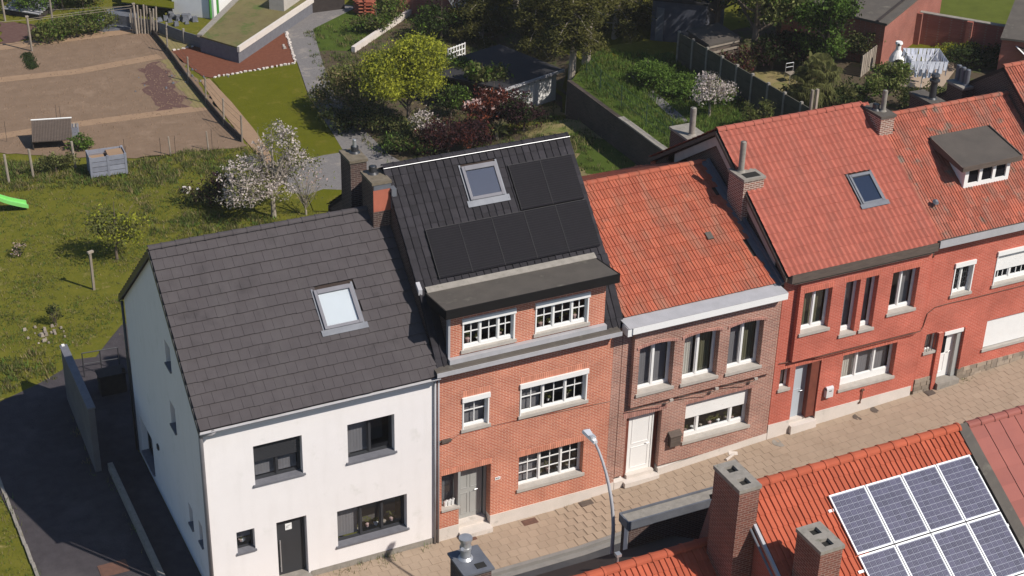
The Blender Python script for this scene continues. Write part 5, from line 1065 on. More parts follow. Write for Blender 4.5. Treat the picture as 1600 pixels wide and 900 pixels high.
def rocks(name, lab, c, n, sp, m, smin=.08, smax=.22, seed=1):
    rr = random.Random(seed); g = G()
    for k in range(n):
        x, y = c[0]+rr.gauss(0, sp), c[1]+rr.gauss(0, sp*.8); s_ = rr.uniform(smin, smax); z = gz(x, y); P = []
        for zz, q in ((0, 1), (s_*rr.uniform(.5, .9), .7)):
            for i, j in ((-1, -1), (1, -1), (1, 1), (-1, 1)): P.append((x+i*s_*q*rr.uniform(.6, 1)*.6, y+j*s_*q*rr.uniform(.6, 1)*.6, z+zz))
        g.hexa(P)
    return solo(g, name, m, lab, 'stones', (c[0], c[1], gz(*c)), kind='stuff')
rocks('stone_heap', 'scatter of pale stones and dry stalks in the lawn near the boundary wall', (-1.45, 17.47), 26, .45, 'wood_grey', .05, .16)
rocks('stone_heap', 'pale stone slabs beside the dark prunings under the blossom tree', (7.03, 27.70), 6, .22, 'plinth', .12, .26, 2)
rocks('stone_heap', 'row of rough stones around the white-edged mulch bed', (16.88, 43.01), 3, .3, 'grey_stone', .1, .2, 3)
rocks('rubble_strip', 'loose stones and blue-grey scraps along the right end of the field', (10.54, 40.56), 30, .9, 'lead', .04, .12, 5)
sheet('shade_tinted_earth', [(27.8, 31), (29.6, 33.5), (36, 31.5), (46, 45), (40, 60), (27.6, 60)], 'earth', .010)  # dark ground colour standing in for deep shade among the back conifers
rocks('rubble_heap', 'heap of rubble and blue bags behind the board fence', (12.93, 49.38), 20, .6, 'lead', .1, .4, 4)
g = G(); rr = random.Random(6)
for (A_, B_) in (((12.03, 40.24), (16.65, 40.61)), ((16.65, 40.61), (17.76, 45.37)), ((14.31, 42.70), (17.34, 45.99)), ((11.16, 44.83), (13.00, 45.13))):
    A_, B_ = Vector(A_), Vector(B_); n = int((B_-A_).length/.24)
    for k in range(n): p = A_.lerp(B_, (k+.5)/n); s_ = rr.uniform(.07, .12); g.obox((p.x+rr.uniform(-.03, .03), p.y+rr.uniform(-.03, .03)), rr.uniform(0, 3), s_*1.6, s_, -.02, .05+rr.uniform(0, .05))
solo(g, 'edging_stones', 'plinth', 'line of small whitish edging stones round the red-brown mulch bed', 'edging', (14, 43, 0), kind='stuff')
# ---------------------------------------------------------------- outbuildings
# green sedum roof building, roof just above the ground
sr = thing('sedum_roof_building', 'low building with mossy green sedum roof and white parapet edge', 'building', (17, 47, 0))
poly = [(12.56, 44.14), (13.91, 41.71), (20.43, 48.02), (21.47, 54.54), (19.66, 53.92)]; g = G(); g.prism(poly, 'z', 0, .82); g.obj('wall', 'bluestone', sr)
g = G(); g.prism([tuple(Vector(q)) for q in poly], 'z', .82, .9); g.obj('sedum_roof', mat('sedum_moss', (.17, .15, .06), (.13, .10, .045), sc=1.6, rough=1, bump=1, bsc=14, c3=(.09, .12, .03), c3sc=.8, c3t=.52), sr)
g = G(); g.bar((*poly[1], .78), (*poly[2], .78), .14, .3); g.obj('parapet', 'plinth', sr); g = G(); g.bar((*poly[0], .9), (*poly[4], .9), .3, .16); g.obj('parapet', 'concrete', sr)
g = G(); g.bar((*(17.65, 46.51),1.3), (*(19.85, 48.75),1.3), .9, .8); g.obj('roof_upstand', 'grey_stone', sr)
wb = thing('white_building', 'white building with green door at the top edge behind the sedum roof', 'building', (13.5, 52, 0))
g = G(); g.prism([(12.83, 50.58), (14.74, 48.88), (19.72, 54.26), (17.62, 56.43)], 'z', 0, 3.2); g.obj('wall', 'white_paint', wb)
a = Vector((14.51, 48.97)); b = Vector((15.13, 49.30)); g = G(); g.bar((a.x, a.y-.05, 1.2), (b.x, b.y-.05, 1.2), .06, 2.3); g.obj('door', 'green_paint', wb)
g = G(); g.prism([(10.61, 53.38), (13.07, 51.19), (13.87, 54.04), (11.06, 55.17)], 'z', .0, .7); solo(g, 'planter_wall', 'lead', 'dark low wall topped with turf at the top edge', 'wall', (11, 53, 0))
g = G(); g.prism([(10.22, 51.56), (12.63, 49.41), (13.35, 51.99), (10.61, 53.10)], 'z', .7, .75); struct(g, 'turf_terrace', 'lawn')
# corrugated sheets, far left
cs = thing('corrugated_sheets', 'stack of grey corrugated sheets lying at the top left', 'sheets', (4.5, 52, 0)); g = G(); A_, B_ = Vector((4.10, 54.12)), Vector((5.79, 52.50)); t = (B_-A_).normalized(); nn = Vector((-t.y, t.x))
for k in range(9):
    o0 = A_+nn*(.0+k*.24); g.bar((o0.x, o0.y, .35+k*.03), ((o0+t*(B_-A_).length).x, (o0+t*(B_-A_).length).y, .30+k*.03), .14, .05)
    o1 = o0+nn*.12; g.bar((o1.x, o1.y, .31+k*.03), ((o1+t*(B_-A_).length).x, (o1+t*(B_-A_).length).y, .26+k*.03), .12, .04)
g.obj('sheet', 'zinc', cs); g = G(); g.prism([tuple(A_), tuple(B_), tuple(B_+nn*2.1), tuple(A_+nn*2.1)], 'z', 0, .22); g.obj('pile', 'dark_wood', cs)
g = G(); g.prism([(7.01, 50.31), (9.46, 52.42), (11.28, 52.39), (10.55, 48.87), (8.49, 49.15)], 'z', 0, .12); solo(g, 'ground_tarpaulin', 'lead', 'grey-blue tarpaulin spread on the ground left of the stake bundle', 'tarpaulin', (9, 50, 0))
# concrete edging wall by the path
w = thing('edging_wall', 'pale low concrete edging running diagonally behind the yellow-green tree', 'wall', (22, 43, 0)); A_, B_ = (20.03, 40.98), (25.37, 45.62)
g = G(); g.bar((*A_, .14), (*B_, .14), .22, .36); g.obj('wall', 'plinth', w); g = G(); g.obox(B_, .6, .25, .25, 0, .5); g.obj('end_pier', 'plinth', w)
# brown brick outbuilding + teal wall + orange pallets
def shed(name, label, cat, P4, h, hr, wm, rm, zb=0, over=.12, th=.1):
    """box building from 4 ground points ccw (P4[0]->P4[1] = front); hr = extra height at rear"""
    t_ = thing(name, label, cat, (*P4[0], zb)); c = sum((Vector(q) for q in P4), Vector((0, 0)))/4
    g = G(); hs_ = [h, h, h+hr, h+hr]; g.hexa([(*q, zb-.2) for q in P4]+[(*q, zb+hh) for q, hh in zip(P4, hs_)]); g.obj('wall', wm, t_)
    Q = [tuple(Vector(q)+(Vector(q)-c).normalized()*over) for q in P4]; g = G(); g.hexa([(*q, zb+hh+.002) for q, hh in zip(Q, hs_)]+[(*q, zb+hh+th) for q, hh in zip(Q, hs_)]); g.obj('roof', rm, t_)
    return t_
shed('brick_outbuilding', 'brown brick outbuilding at the top edge left of the blue-green wall', 'building', [(23.87, 46.11), (27.82, 44.04), (32.76, 50.39), (28.76, 51.99)], 2.6, .2, 'brick_barn', 'felt_dark')
shed('garden_hut', 'blue-green rendered hut at the top edge behind the conifers', 'hut', [(27.95, 43.17), (29.19, 42.32), (32.26, 46.66), (30.49, 47.37)], 2.4, 0, 'teal', 'bitumen')
op = thing('pallet_stack', 'orange wooden pallets stacked by the gravel yard at the top edge', 'pallets', (22.5, 46.5, 0)); q0 = (22.72, 46.57)
for k in range(5):
    for j in range(4): g = G(); g.obox((q0[0]+.15+.0*j, q0[1]-.45+j*.3), -.3, 1.0, .18, .05+k*.2, .09+k*.2); g.obj('slat', 'tile_orange', op)
    g = G(); g.obox((q0[0]+.15, q0[1]), 1.27, 1.1, .1, .09+k*.2, .2+k*.2); g.obj('bearer', 'tile_orange', op)
g = G(); g.box(q0[0]-3.4, q0[0]-.6, q0[1]+1.2, q0[1]+1.4, 0, 1.6); solo(g, 'dark_gate', 'dark_wood', 'dark timber gate behind the gravel yard at the top edge', 'gate', (q0[0]-2, q0[1]+1.3, 0))
# garden shed with flat roof and white wall
ws = thing('garden_shed', 'flat dark-roofed garden shed with sunlit white plank wall', 'shed', (24.7, 30.5, 0))
F0, F1 = Vector((23.81, 29.79)), Vector((27.02, 30.80)); t = (F1-F0).normalized(); nn = Vector((-t.y, t.x)); L_ = (F1-F0).length; Hs = 1.55
n = 12
for k in range(n):
    a, b = F0+t*(L_*k/n+.01), F0+t*(L_*(k+1)/n-.01); g = G(); g.hexa([(a.x, a.y, 0), (b.x, b.y, 0), (b.x+nn.x*.05, b.y+nn.y*.05, 0), (a.x+nn.x*.05, a.y+nn.y*.05, 0), (a.x, a.y, Hs), (b.x, b.y, Hs), (b.x+nn.x*.05, b.y+nn.y*.05, Hs), (a.x+nn.x*.05, a.y+nn.y*.05, Hs)]); g.obj('plank', 'white_paint', ws)
q = [F0+nn*.06, F1+nn*.06, F1+nn*4.2, F0+nn*4.2-t*.8]; g = G(); g.hexa([(v.x, v.y, 0) for v in q]+[(v.x, v.y, Hs) for v in q]); g.obj('wall', 'dark_wood', ws)
q = [F0-nn*.3-t*.5, F1-nn*.3+t*.2, F1+nn*4.4+t*.2, F0+nn*4.4-t*2.2]; g = G(); g.hexa([(v.x, v.y, Hs+.01) for v in q]+[(v.x, v.y, Hs+.12) for v in q]); g.obj('roof', 'felt_dark', ws)
g = G(); g.bar((*(F0-nn*.33-t*.5), Hs+.08), (*(F1-nn*.33+t*.2), Hs+.08), .05, .14); g.obj('fascia', 'zinc', ws)
for k in range(9): a = F0-nn*.2+t*(L_*(k+.5)/9); g = G(); g.bar((a.x, a.y, Hs-.08), (a.x+nn.x*.25, a.y+nn.y*.25, Hs-.08), .05, .1); g.obj('rafter_end', 'dark_wood', ws)
lt = thing('lattice_screen', 'small white lattice screen left of the garden shed', 'trellis', (23.6, 36, 0)); A_, B_ = Vector((23.89, 37.13)), Vector((25.09, 37.65))
for k in range(7): p = A_.lerp(B_, k/6); g = G(); g.bar((p.x, p.y, .1), (p.x, p.y, 1.0), .05, .05); g.obj('slat', 'white_paint', lt)
for k in range(4): g = G(); g.bar((A_.x, A_.y-.03, .15+k*.27), (B_.x, B_.y-.03, .15+k*.27), .03, .05); g.obj('slat', 'white_paint', lt)
rocks('white_stones', 'row of whitewashed stones by the blue-green hut', (28.09, 41.17), 12, .35, 'white_paint', .1, .22, 8)
# right-hand sheds (upper garden)
s_ = shed('grey_shed', 'blue-grey timber shed with a tall door under the trees', 'shed', [(32.44, 30.94), (34.61, 29.24), (37.09, 31.35), (34.73, 33.93)], 2.1, .1, 'shed_blue', 'felt_dark', 2.4)
A_, B_ = Vector((32.58, 30.79)), Vector((32.87, 30.51)); g = G(); g.bar((A_.x, A_.y-.06, 3.3), (B_.x, B_.y-.06, 3.3), .05, 1.75); g.obj('door', 'lead', s_)
s_ = shed('brown_shed', 'small tumbledown brown shed with mossy flat roof by the panel fence', 'shed', [(32.41, 25.44), (34.26, 25.70), (34.42, 27.83), (32.51, 27.46)], 1.55, .0, 'wood_brown', 'bitumen_brown', 2.4)
A_, B_ = Vector((32.41, 25.44)), Vector((34.26, 25.70))
for k in range(5): g = G(); g.bar((A_.x, A_.y-.04, 2.6+k*.32), (B_.x, B_.y-.04, 2.6+k*.32), .05, .1); g.obj('board', 'wood_grey', s_)
ch = thing('garden_chair', 'thin pale metal garden chair at the edge of the dry lawn', 'chair', (*(35.78, 23.23), 2.4)); q = (35.78, 23.23)
g = G()
for i, j in ((-.22, -.2), (.22, -.2), (.22, .2), (-.22, .2)): g.tube([(q[0]+i, q[1]+j, 2.4), (q[0]+i, q[1]+j, 2.85 if j < 0 else 3.3)], .018, 5)
g.tube([(q[0]-.22, q[1]+.2, 3.3), (q[0]+.22, q[1]+.2, 3.3)], .018, 5); g.tube([(q[0]-.22, q[1]+.2, 3.1), (q[0]+.22, q[1]+.2, 3.1)], .015, 5); g.obj('frame', 'steel', ch); g = G(); g.obox(q, 0, .46, .42, 2.84, 2.87); g.obj('seat', 'wood_grey', ch)
# brick garage with grey roof
bg_ = thing('brick_garage', 'sunlit orange brick garage with grey felt roof at the top right', 'building', (*(42.45, 23.08), 2.4))
E0, E1, E2, E3 = Vector((41.55, 23.45)), Vector((44.80, 25.28)), None, None
t = (E1-E0).normalized(); lf = Vector((-t.y, t.x)); E0 = E0-t*.6; E1 = E1+t*3.2; E2, E3 = E1+lf*5.5, E0+lf*5.5
g = G(); g.hexa([(v.x, v.y, 2.2) for v in (E0, E1, E2, E3)]+[(E0.x, E0.y, 4.6), (E1.x, E1.y, 5.2), (E2.x, E2.y, 5.2), (E3.x, E3.y, 4.6)]); g.obj('wall', 'brick_barn', bg_)
R4 = (E0-t*.12-lf*.12, E1+t*.12-lf*.12, E2+t*.12+lf*.12, E3-t*.12+lf*.12); g = G(); g.hexa([(R4[0].x, R4[0].y, 4.61), (R4[1].x, R4[1].y, 5.23), (R4[2].x, R4[2].y, 5.23), (R4[3].x, R4[3].y, 4.61), (R4[0].x, R4[0].y, 4.72), (R4[1].x, R4[1].y, 5.34), (R4[2].x, R4[2].y, 5.34), (R4[3].x, R4[3].y, 4.72)]); g.obj('roof', 'bitumen', bg_)
g = G(); g.bar((R4[0].x+lf.x*.5, R4[0].y+lf.y*.5, 4.76), (R4[1].x+lf.x*.5, R4[1].y+lf.y*.5, 5.38), .12, .06); g.obj('roof_kerb', 'dark_wood', bg_)
# long brick wall with piers
bw = thing('brick_garden_wall', 'long dark brick garden wall with piers below the meadow', 'wall', (47, 24, 2.4)); A_, B_ = Vector((44.87, 25.25)), Vector((48.24, 20.89)); t = (B_-A_).normalized(); nn = Vector((-t.y, t.x)); L_ = (B_-A_).length+3
g = G(); q = [A_, A_+t*L_, A_+t*L_+nn*.22, A_+nn*.22]; g.hexa([(v.x, v.y, 2.2) for v in q]+[(v.x, v.y, 4.05) for v in q]); g.obj('wall', 'brick_barn', bw)
for k in (.04, 2.6, 4.9): p = A_+t*k-nn*.12; g = G(); g.obox(p, math.atan2(t.y, t.x), .3, .24, 2.2, 4.08); g.obj('pier', 'brick_barn', bw)
g = G(); q = [A_-nn*.04, A_+t*L_-nn*.04, A_+t*L_+nn*.26, A_+nn*.26]; g.hexa([(v.x, v.y, 4.052) for v in q]+[(v.x, v.y, 4.1) for v in q]); g.obj('coping', 'concrete', bw)
# house at right edge
s_ = shed('slate_roof_annex', 'brick annex with dark pitched roof and striped awning at the right edge', 'building', [(45.71, 20.04), (47.60, 18.33), (53.23, 22.66), (51.06, 24.60)], 1.9, 1.6, 'brick_barn', 'bitumen', 2.4, over=.2)
p = Vector((46.18, 19.56)); g = G()
for k in range(9): g.hexa([(p.x+k*.17, p.y-.02*k, 4.0), (p.x+k*.17+.085, p.y-.02*k, 4.0), (p.x+k*.17+.085, p.y-.95, 3.7), (p.x+k*.17, p.y-.95, 3.7), (p.x+k*.17, p.y-.02*k, 4.02), (p.x+k*.17+.085, p.y-.02*k, 4.02), (p.x+k*.17+.085, p.y-.95, 3.72), (p.x+k*.17, p.y-.95, 3.72)], k % 2)
for k in range(9): g.hexa([(p.x+k*.17+.085, p.y-.02*k, 4.0), (p.x+k*.17+.17, p.y-.02*k, 4.0), (p.x+k*.17+.17, p.y-.95, 3.7), (p.x+k*.17+.085, p.y-.95, 3.7), (p.x+k*.17+.085, p.y-.02*k, 4.02), (p.x+k*.17+.17, p.y-.02*k, 4.02), (p.x+k*.17+.17, p.y-.95, 3.72), (p.x+k*.17+.085, p.y-.95, 3.72)], 1)
g.obj('awning', ['white_paint', 'dark_wood'], s_)
# wooden screen fence
wfn = thing('timber_screen', 'pale vertical board screen left of the white barbecue', 'fence', (41, 23.5, 2.4)); A_, B_ = Vector((39.38, 22.47)), Vector((42.14, 24.17)); n = 14
for k in range(n): p = A_.lerp(B_, k/(n-1)); g = G(); g.obox(p, math.atan2((B_-A_).y, (B_-A_).x), (B_-A_).length/n*.88, .04, 2.3, 3.5); g.obj('board', 'wood_grey', wfn)
# white barbecue with bottle-shaped flue
bb = thing('stone_barbecue', 'white garden barbecue with arched mouth and bottle-shaped chimney', 'barbecue', (*(41.15, 22.11), 2.4)); q = Vector((41.15, 22.11))
g = G(); prof = [(.36, 0), (.36, .5), (.40, .56), (.38, .95), (.29, 1.2), (.13, 1.5), (.12, 1.75), (.19, 1.86), (.16, 1.98)]
g.tube([(q.x, q.y, 2.4+h*.85) for r_, h in prof], [r_ for r_, h in prof], 14); g.obj('body', 'white_paint', bb, smooth=False)
g = G(); dq = (Vector((CAM.x, CAM.y))-q).normalized()*.45; g.tube([(q.x+dq.x*.8+.12, q.y+dq.y*.8, 3.05), (q.x+dq.x*1.02+.12, q.y+dq.y*1.02, 3.05)], .26, 12); g.tube([(q.x+dq.x*.2, q.y+dq.y*.2, 3.98), (q.x+dq.x*.42, q.y+dq.y*.42, 3.98)], .06, 8); g.obj('fire_mouth', 'dark', bb)
# rotary dryer with laundry
rd = thing('rotary_dryer', 'rotary clothes dryer hung with white and blue-grey laundry', 'clothes dryer', (*(41.03, 19.97), 2.4)); q = Vector((41.14, 20.10))
g = G(); g.tube([(q.x, q.y, 2.4), (q.x, q.y, 3.9)], .025, 6)
cr = []
for k in range(4):
    a = k*math.pi/2+.35; e = Vector((q.x+1.25*math.cos(a), q.y+1.25*math.sin(a))); cr.append(e); g.tube([(q.x, q.y, 3.3), (e.x, e.y, 4.1)], .016, 5)
g.obj('frame', 'alu', rd)
rr = random.Random(12)
for lv, (s0, zz) in enumerate(((1.0, 4.1), (.72, 3.88))):
    for k in range(4):
        a, b = q.lerp(cr[k], s0), q.lerp(cr[(k+1) % 4], s0); n = 9 if lv == 0 else 6; g = G(); g.tube([(a.x, a.y, zz), (b.x, b.y, zz)], .006, 3); g.obj('line', 'alu', rd)
        for j in range(n):
            p0, p1 = a.lerp(b, (j+.08)/n), a.lerp(b, (j+.92)/n); h = rr.uniform(.35, .75); o_ = Vector((rr.uniform(-.05, .05), rr.uniform(-.05, .05))); g = G()
            g.add([(p0.x, p0.y, zz), (p1.x, p1.y, zz), (p1.x+o_.x, p1.y+o_.y, zz-h), ((p0.x+p1.x)/2-o_.x, (p0.y+p1.y)/2+o_.y, zz-h*1.04), (p0.x+o_.x, p0.y+o_.y, zz-h*.97)], [(0, 1, 2, 3, 4)]); g.obj('garment', 'cloth', rd)
# ================================================================ VEGETATION
def leaves(g, blobs, n, size, rr, nm=1, clump=.3, per=14, flat=0, low=.35):
    """n leaf quads gathered in clumps through ellipsoid blobs (x,y,z,rx,ry,rz)"""
    vol = [b[3]*b[4]*b[5] for b in blobs]; tot = sum(vol); k = 0
    while k < n:
        u = rr.uniform(0, tot); i = 0
        while u > vol[i] and i < len(blobs)-1: u -= vol[i]; i += 1
        b = blobs[i]
        while True:
            d_ = Vector((rr.gauss(0, 1), rr.gauss(0, 1), rr.gauss(0, 1))).normalized()
            if d_.z > -low or rr.random() < .3: break
        r = rr.uniform(.45, 1.0)**.6*rr.uniform(.86, 1.1); c = Vector((b[0]+d_.x*b[3]*r, b[1]+d_.y*b[4]*r, b[2]+d_.z*b[5]*r))
        mi = rr.randrange(nm); cs = clump*rr.uniform(.5, 1.2)
        for _ in range(per):
            p = c+Vector((rr.gauss(0, cs), rr.gauss(0, cs), rr.gauss(0, cs*.6))); s_ = size*rr.uniform(.45, 1.6)
            nrm = Vector((rr.gauss(0, 1), rr.gauss(0, 1), rr.gauss(0, 1)+flat)).normalized(); a = nrm.orthogonal().normalized(); bb_ = nrm.cross(a); a2 = rr.uniform(0, 6.28); e1 = a*math.cos(a2)+bb_*math.sin(a2); e2 = nrm.cross(e1)
            kk = len(g.v); g.v += [tuple(p-e1*s_), tuple(p-e2*s_*.5), tuple(p+e1*s_), tuple(p+e2*s_*.5)]; g.f.append((kk, kk+1, kk+2, kk+3)); g.m.append(mi); k += 1
def limbs(g, base, h, blobs, r, rr, n=7, fork=.35, bend=.15, sub=3):
    x, y, z = base; top = Vector((x+rr.uniform(-bend, bend), y+rr.uniform(-bend, bend), z+h)); f = Vector((x, y, z)).lerp(top, fork)
    g.tube([(x, y, z-.1), (x+rr.uniform(-.03, .03), y, z+h*fork*.5), f, f.lerp(top, .5), top], [r*1.15, r*.9, r*.75, r*.45, r*.12], 8)
    for k in range(n):
        b = blobs[k % len(blobs)]; a = k*2.4+rr.uniform(-.3, .3); e = Vector((b[0]+math.cos(a)*b[3]*.8, b[1]+math.sin(a)*b[4]*.8, b[2]+rr.uniform(-.3, .7)*b[5]))
        s = Vector((x, y, z)).lerp(top, fork*rr.uniform(.7, 1.5)); m_ = s.lerp(e, .5)+Vector((0, 0, -.05*h+rr.uniform(0, .1)*h)); g.tube([s, m_, e], [r*.45, r*.28, r*.06], 6)
        for q in range(sub):
            s2 = m_.lerp(e, rr.uniform(0, .7)); e2 = s2+Vector((rr.uniform(-.5, .5)*b[3], rr.uniform(-.5, .5)*b[4], rr.uniform(.1, .6)*b[5])); g.tube([s2, s2.lerp(e2, .5), e2], [r*.16, r*.1, r*.03], 4)
def tree(name, label, cat, pos, h, blobs, n, size, mats, trunk=.12, bark='bark', seed=1, group=None, clump=.3, nl=8, fork=.35, per=14, flowers=None, low=.35, sub=3):
    """blobs relative to pos: (dx, dy, z, rx, ry, rz)"""
    rr = random.Random(seed); z = gz(*pos); B = [(pos[0]+b[0], pos[1]+b[1], z+b[2], b[3], b[4], b[5]) for b in blobs]
    if n > 700 and cat != 'hedge':  # break the outline into uneven sub-clumps
        SB = []
        for b in B:
            for q in range(6):
                a = rr.uniform(0, 6.28); e = rr.uniform(-.7, 1.2); s_ = rr.uniform(.32, .62)
                SB.append((b[0]+math.cos(a)*math.cos(e)*b[3]*.62, b[1]+math.sin(a)*math.cos(e)*b[4]*.62, b[2]+math.sin(e)*b[5]*.6, b[3]*s_, b[4]*s_, b[5]*s_*.85))
            SB.append((b[0], b[1], b[2]-.1*b[5], b[3]*.55, b[4]*.55, b[5]*.5))
        LB = SB
    else: LB = B
    t = thing(name, label, cat, (pos[0], pos[1], z), group)
    g = G(); limbs(g, (pos[0], pos[1], z), h, B, trunk, rr, nl, fork, sub=sub); g.obj('trunk', bark, t)
    g = G(); leaves(g, LB, n, size, rr, len(mats), clump, per, low=low); g.obj('crown', mats, t, kind='stuff')
    if flowers:
        g = G(); leaves(g, LB, flowers[0], flowers[1], rr, 1, flowers[3] if len(flowers) > 3 else .12, 7); g.obj('blossom', flowers[2], t, kind='stuff')
    return t
YT = (18.69, 29.95)
tree('yellow_green_tree', 'bright yellow-green broad tree in the middle of the gardens', 'tree', YT, 3.9, [(0, 0, 3.0, 1.9, 1.75, 1.45), (-.95, -.3, 2.5, 1.2, 1.2, 1.05), (1.0, .3, 2.6, 1.2, 1.2, 1.1), (.2, .2, 3.9, 1.25, 1.2, .95)], 38000, .06, ['l_yellow', 'l_yellow', 'l_yellow', 'l_grass'], trunk=.14, seed=11, clump=.26)
tree('blossom_tree', 'small white blossoming tree under the yellow-green tree', 'tree', (18.44, 27.34), 1.9, [(0, 0, 1.5, .75, .7, .55), (.3, 0, 1.1, .5, .5, .4)], 900, .05, ['l_olive'], trunk=.07, seed=12, flowers=(1300, .05, 'petal', .1), clump=.14, bark='bark_pale')
tree('blossom_tree', 'large white blossoming magnolia behind the charcoal roof', 'tree', (9.76, 23.67), 4.0, [(-.6, 0, 1.7, 1.9, 1.4, 1.25), (.4, .5, 3.1, 1.0, .9, .9), (-1.4, .2, 1.1, 1.2, .9, .7), (.9, .2, 2.2, 1.1, .9, 1.0)], 2600, .055, ['l_pale', 'l_olive'], trunk=.11, seed=13, flowers=(5600, .055, 'petal', .13), clump=.2, bark='bark_pale', nl=18, sub=6)
tree('bare_bush', 'leafless pale-branched bush at the corner of the gravel yard', 'bush', (11.08, 23.31), 2.2, [(0, 0, 1.5, .9, .8, .8)], 260, .05, ['petal_pink', 'l_pale'], trunk=.05, seed=14, bark='bark_pale', nl=16, fork=.15, sub=5)
tree('dark_bush', 'dark purple-brown leafy bush left of the magnolia', 'bush', (8.05, 25.78), 1.3, [(0, 0, .6, 1.35, 1.0, .65), (-.8, .3, .45, .8, .7, .45)], 4200, .055, ['l_purple', 'l_olive', 'l_dark'], trunk=.05, seed=15, clump=.16)
tree('young_tree', 'round loose yellow-green young tree standing in the left lawn', 'tree', (2.68, 22.41), 2.6, [(0, 0, 1.55, 1.1, 1.0, 1.0), (.3, .2, 1.1, 1.0, .9, .6)], 3400, .055, ['l_grass', 'l_yellow', 'l_olive'], trunk=.06, seed=16, clump=.2, nl=12)
tree('small_shrub', 'small dark upright shrub in the lawn near the boundary wall', 'shrub', (-0.74, 18.04), .9, [(0, 0, .5, .28, .28, .4)], 420, .04, ['l_olive', 'l_dark'], trunk=.03, seed=17, clump=.08, nl=9, fork=.1)
tree('small_shrub', 'tiny dead shrub with pale seed heads in the left lawn', 'shrub', (-0.82, 24.22), .6, [(0, 0, .35, .3, .3, .25)], 260, .04, ['l_dark', 'petal_pink'], trunk=.02, seed=18, clump=.08, nl=9, fork=.1)
tree('silvery_shrub', 'silvery grey-green shrub in front of the coop', 'shrub', (2.26, 31.86), 1.0, [(0, 0, .5, .75, .5, .5), (.5, 0, .4, .5, .4, .4)], 1900, .05, ['l_pale', 'l_olive'], trunk=.03, seed=19, clump=.12)
tree('leafy_shrub', 'bright green broad-leaved shrub right of the coop', 'shrub', (3.88, 33.88), .7, [(0, 0, .35, .5, .45, .35)], 700, .06, ['l_green'], trunk=.03, seed=20, clump=.1)
tree('hedge', 'green bushy hedge along the far edge of the field', 'hedge', (7.05, 48.97), 1.1, [(-1.3, -.2, .55, 1.2, .7, .6), (.2, .2, .6, 1.2, .7, .65), (1.4, .5, .65, .9, .6, .65)], 5200, .07, ['l_green', 'l_olive', 'l_grass'], trunk=.05, seed=21, clump=.2)
tree('hedge', 'dark green clipped bushes at the top left edge', 'hedge', (7.34, 53.75), 1.8, [(-1.4, 0, .9, 1.4, 1, .9), (1.0, .5, 1.0, 1.6, 1.1, 1.0)], 5200, .08, ['l_green', 'l_dark', 'l_green'], trunk=.08, seed=22, clump=.22)
tree('hedge', 'dark bush behind the sheets at the far top left', 'hedge', (4.75, 56.23), 1.8, [(0, 0, .9, 1.6, 1, .9)], 2600, .08, ['l_green', 'l_dark'], trunk=.08, seed=23, clump=.22)
tree('shrub', 'mixed pale shrub at the top edge between pole and tarpaulin', 'shrub', (8.45, 53.54), 1.5, [(0, 0, .8, 1.3, 1, .8)], 2000, .07, ['l_pale', 'l_straw', 'l_olive'], trunk=.05, seed=24, clump=.2)
tree('olive_shrub', 'tall olive-brown bamboo-like shrub left of the yellow-green tree', 'shrub', (16.94, 33.28), 2.4, [(0, 0, 1.2, 1.5, 1.2, 1.2), (-.9, .5, 1.0, .9, .9, 1.0), (.6, -.6, .9, 1.0, .9, .9)], 6500, .065, ['l_olive', 'l_grass', 'l_straw'], trunk=.06, seed=25, clump=.2, nl=14, fork=.15, bark='bark_pale')
tree('dark_shrub', 'dark shaded shrubs lining the gravel path', 'shrub', (16.43, 30.90), 1.3, [(-.5, .5, .6, 1.0, .9, .65), (.7, -.3, .6, 1.1, .9, .7), (1.6, -1.2, .5, .9, .9, .6)], 5000, .065, ['l_dark', 'l_olive', 'l_dark'], trunk=.05, seed=26, clump=.2)
tree('dark_shrub', 'low olive shrubs under the yellow-green tree beside the path', 'shrub', (17.26, 27.69), 1.0, [(0, 0, .5, 1.0, .8, .5), (.9, -.5, .45, .8, .7, .45)], 3000, .06, ['l_dark', 'l_olive', 'l_lush'], trunk=.04, seed=27, clump=.17)
tree('green_shrub', 'fresh green shrub by the concrete edging', 'shrub', (22.43, 43.47), 1.4, [(-.6, 0, .7, 1.3, 1.0, .7), (1.0, .6, .8, 1.0, .9, .8)], 4200, .07, ['l_green', 'l_grass', 'l_olive'], trunk=.05, seed=28, clump=.2)
tree('evergreen_bush', 'dark round evergreen bush behind the yellow-green tree', 'bush', (25.22, 41.00), 2.2, [(0, 0, 1.1, 1.4, 1.2, 1.1), (1.4, -.2, .9, 1.1, 1.0, .9)], 6000, .07, ['l_dark', 'l_green', 'l_dark'], trunk=.08, seed=29, clump=.22)
tree('bare_birch', 'slim white-stemmed bare tree in front of the brown outbuilding', 'tree', (26.49, 41.59), 3.2, [(0, 0, 2.3, .8, .7, 1.0)], 500, .05, ['l_olive'], trunk=.06, seed=30, bark='white_paint', nl=12, fork=.25)
tree('red_shrub', 'red-brown leafed shrub with pale pink flowers in front of the shed', 'shrub', (22.09, 27.93), 2.6, [(-.3, 0, 1.35, 1.2, 1.0, 1.1), (.7, -.2, 1.2, .9, .9, .95)], 6500, .07, ['l_red', 'l_rust', 'l_red'], trunk=.07, seed=31, clump=.2, flowers=(900, .08, 'petal_pink', .12))
tree('purple_shrub', 'dark purple-red shrub directly behind the black ridge', 'shrub', (19.32, 26.82), 1.7, [(-.4, 0, .9, 1.2, .9, .85), (.9, 0, .8, 1.1, .9, .8)], 6500, .06, ['l_purple', 'l_red', 'l_purple'], trunk=.06, seed=32, clump=.18)
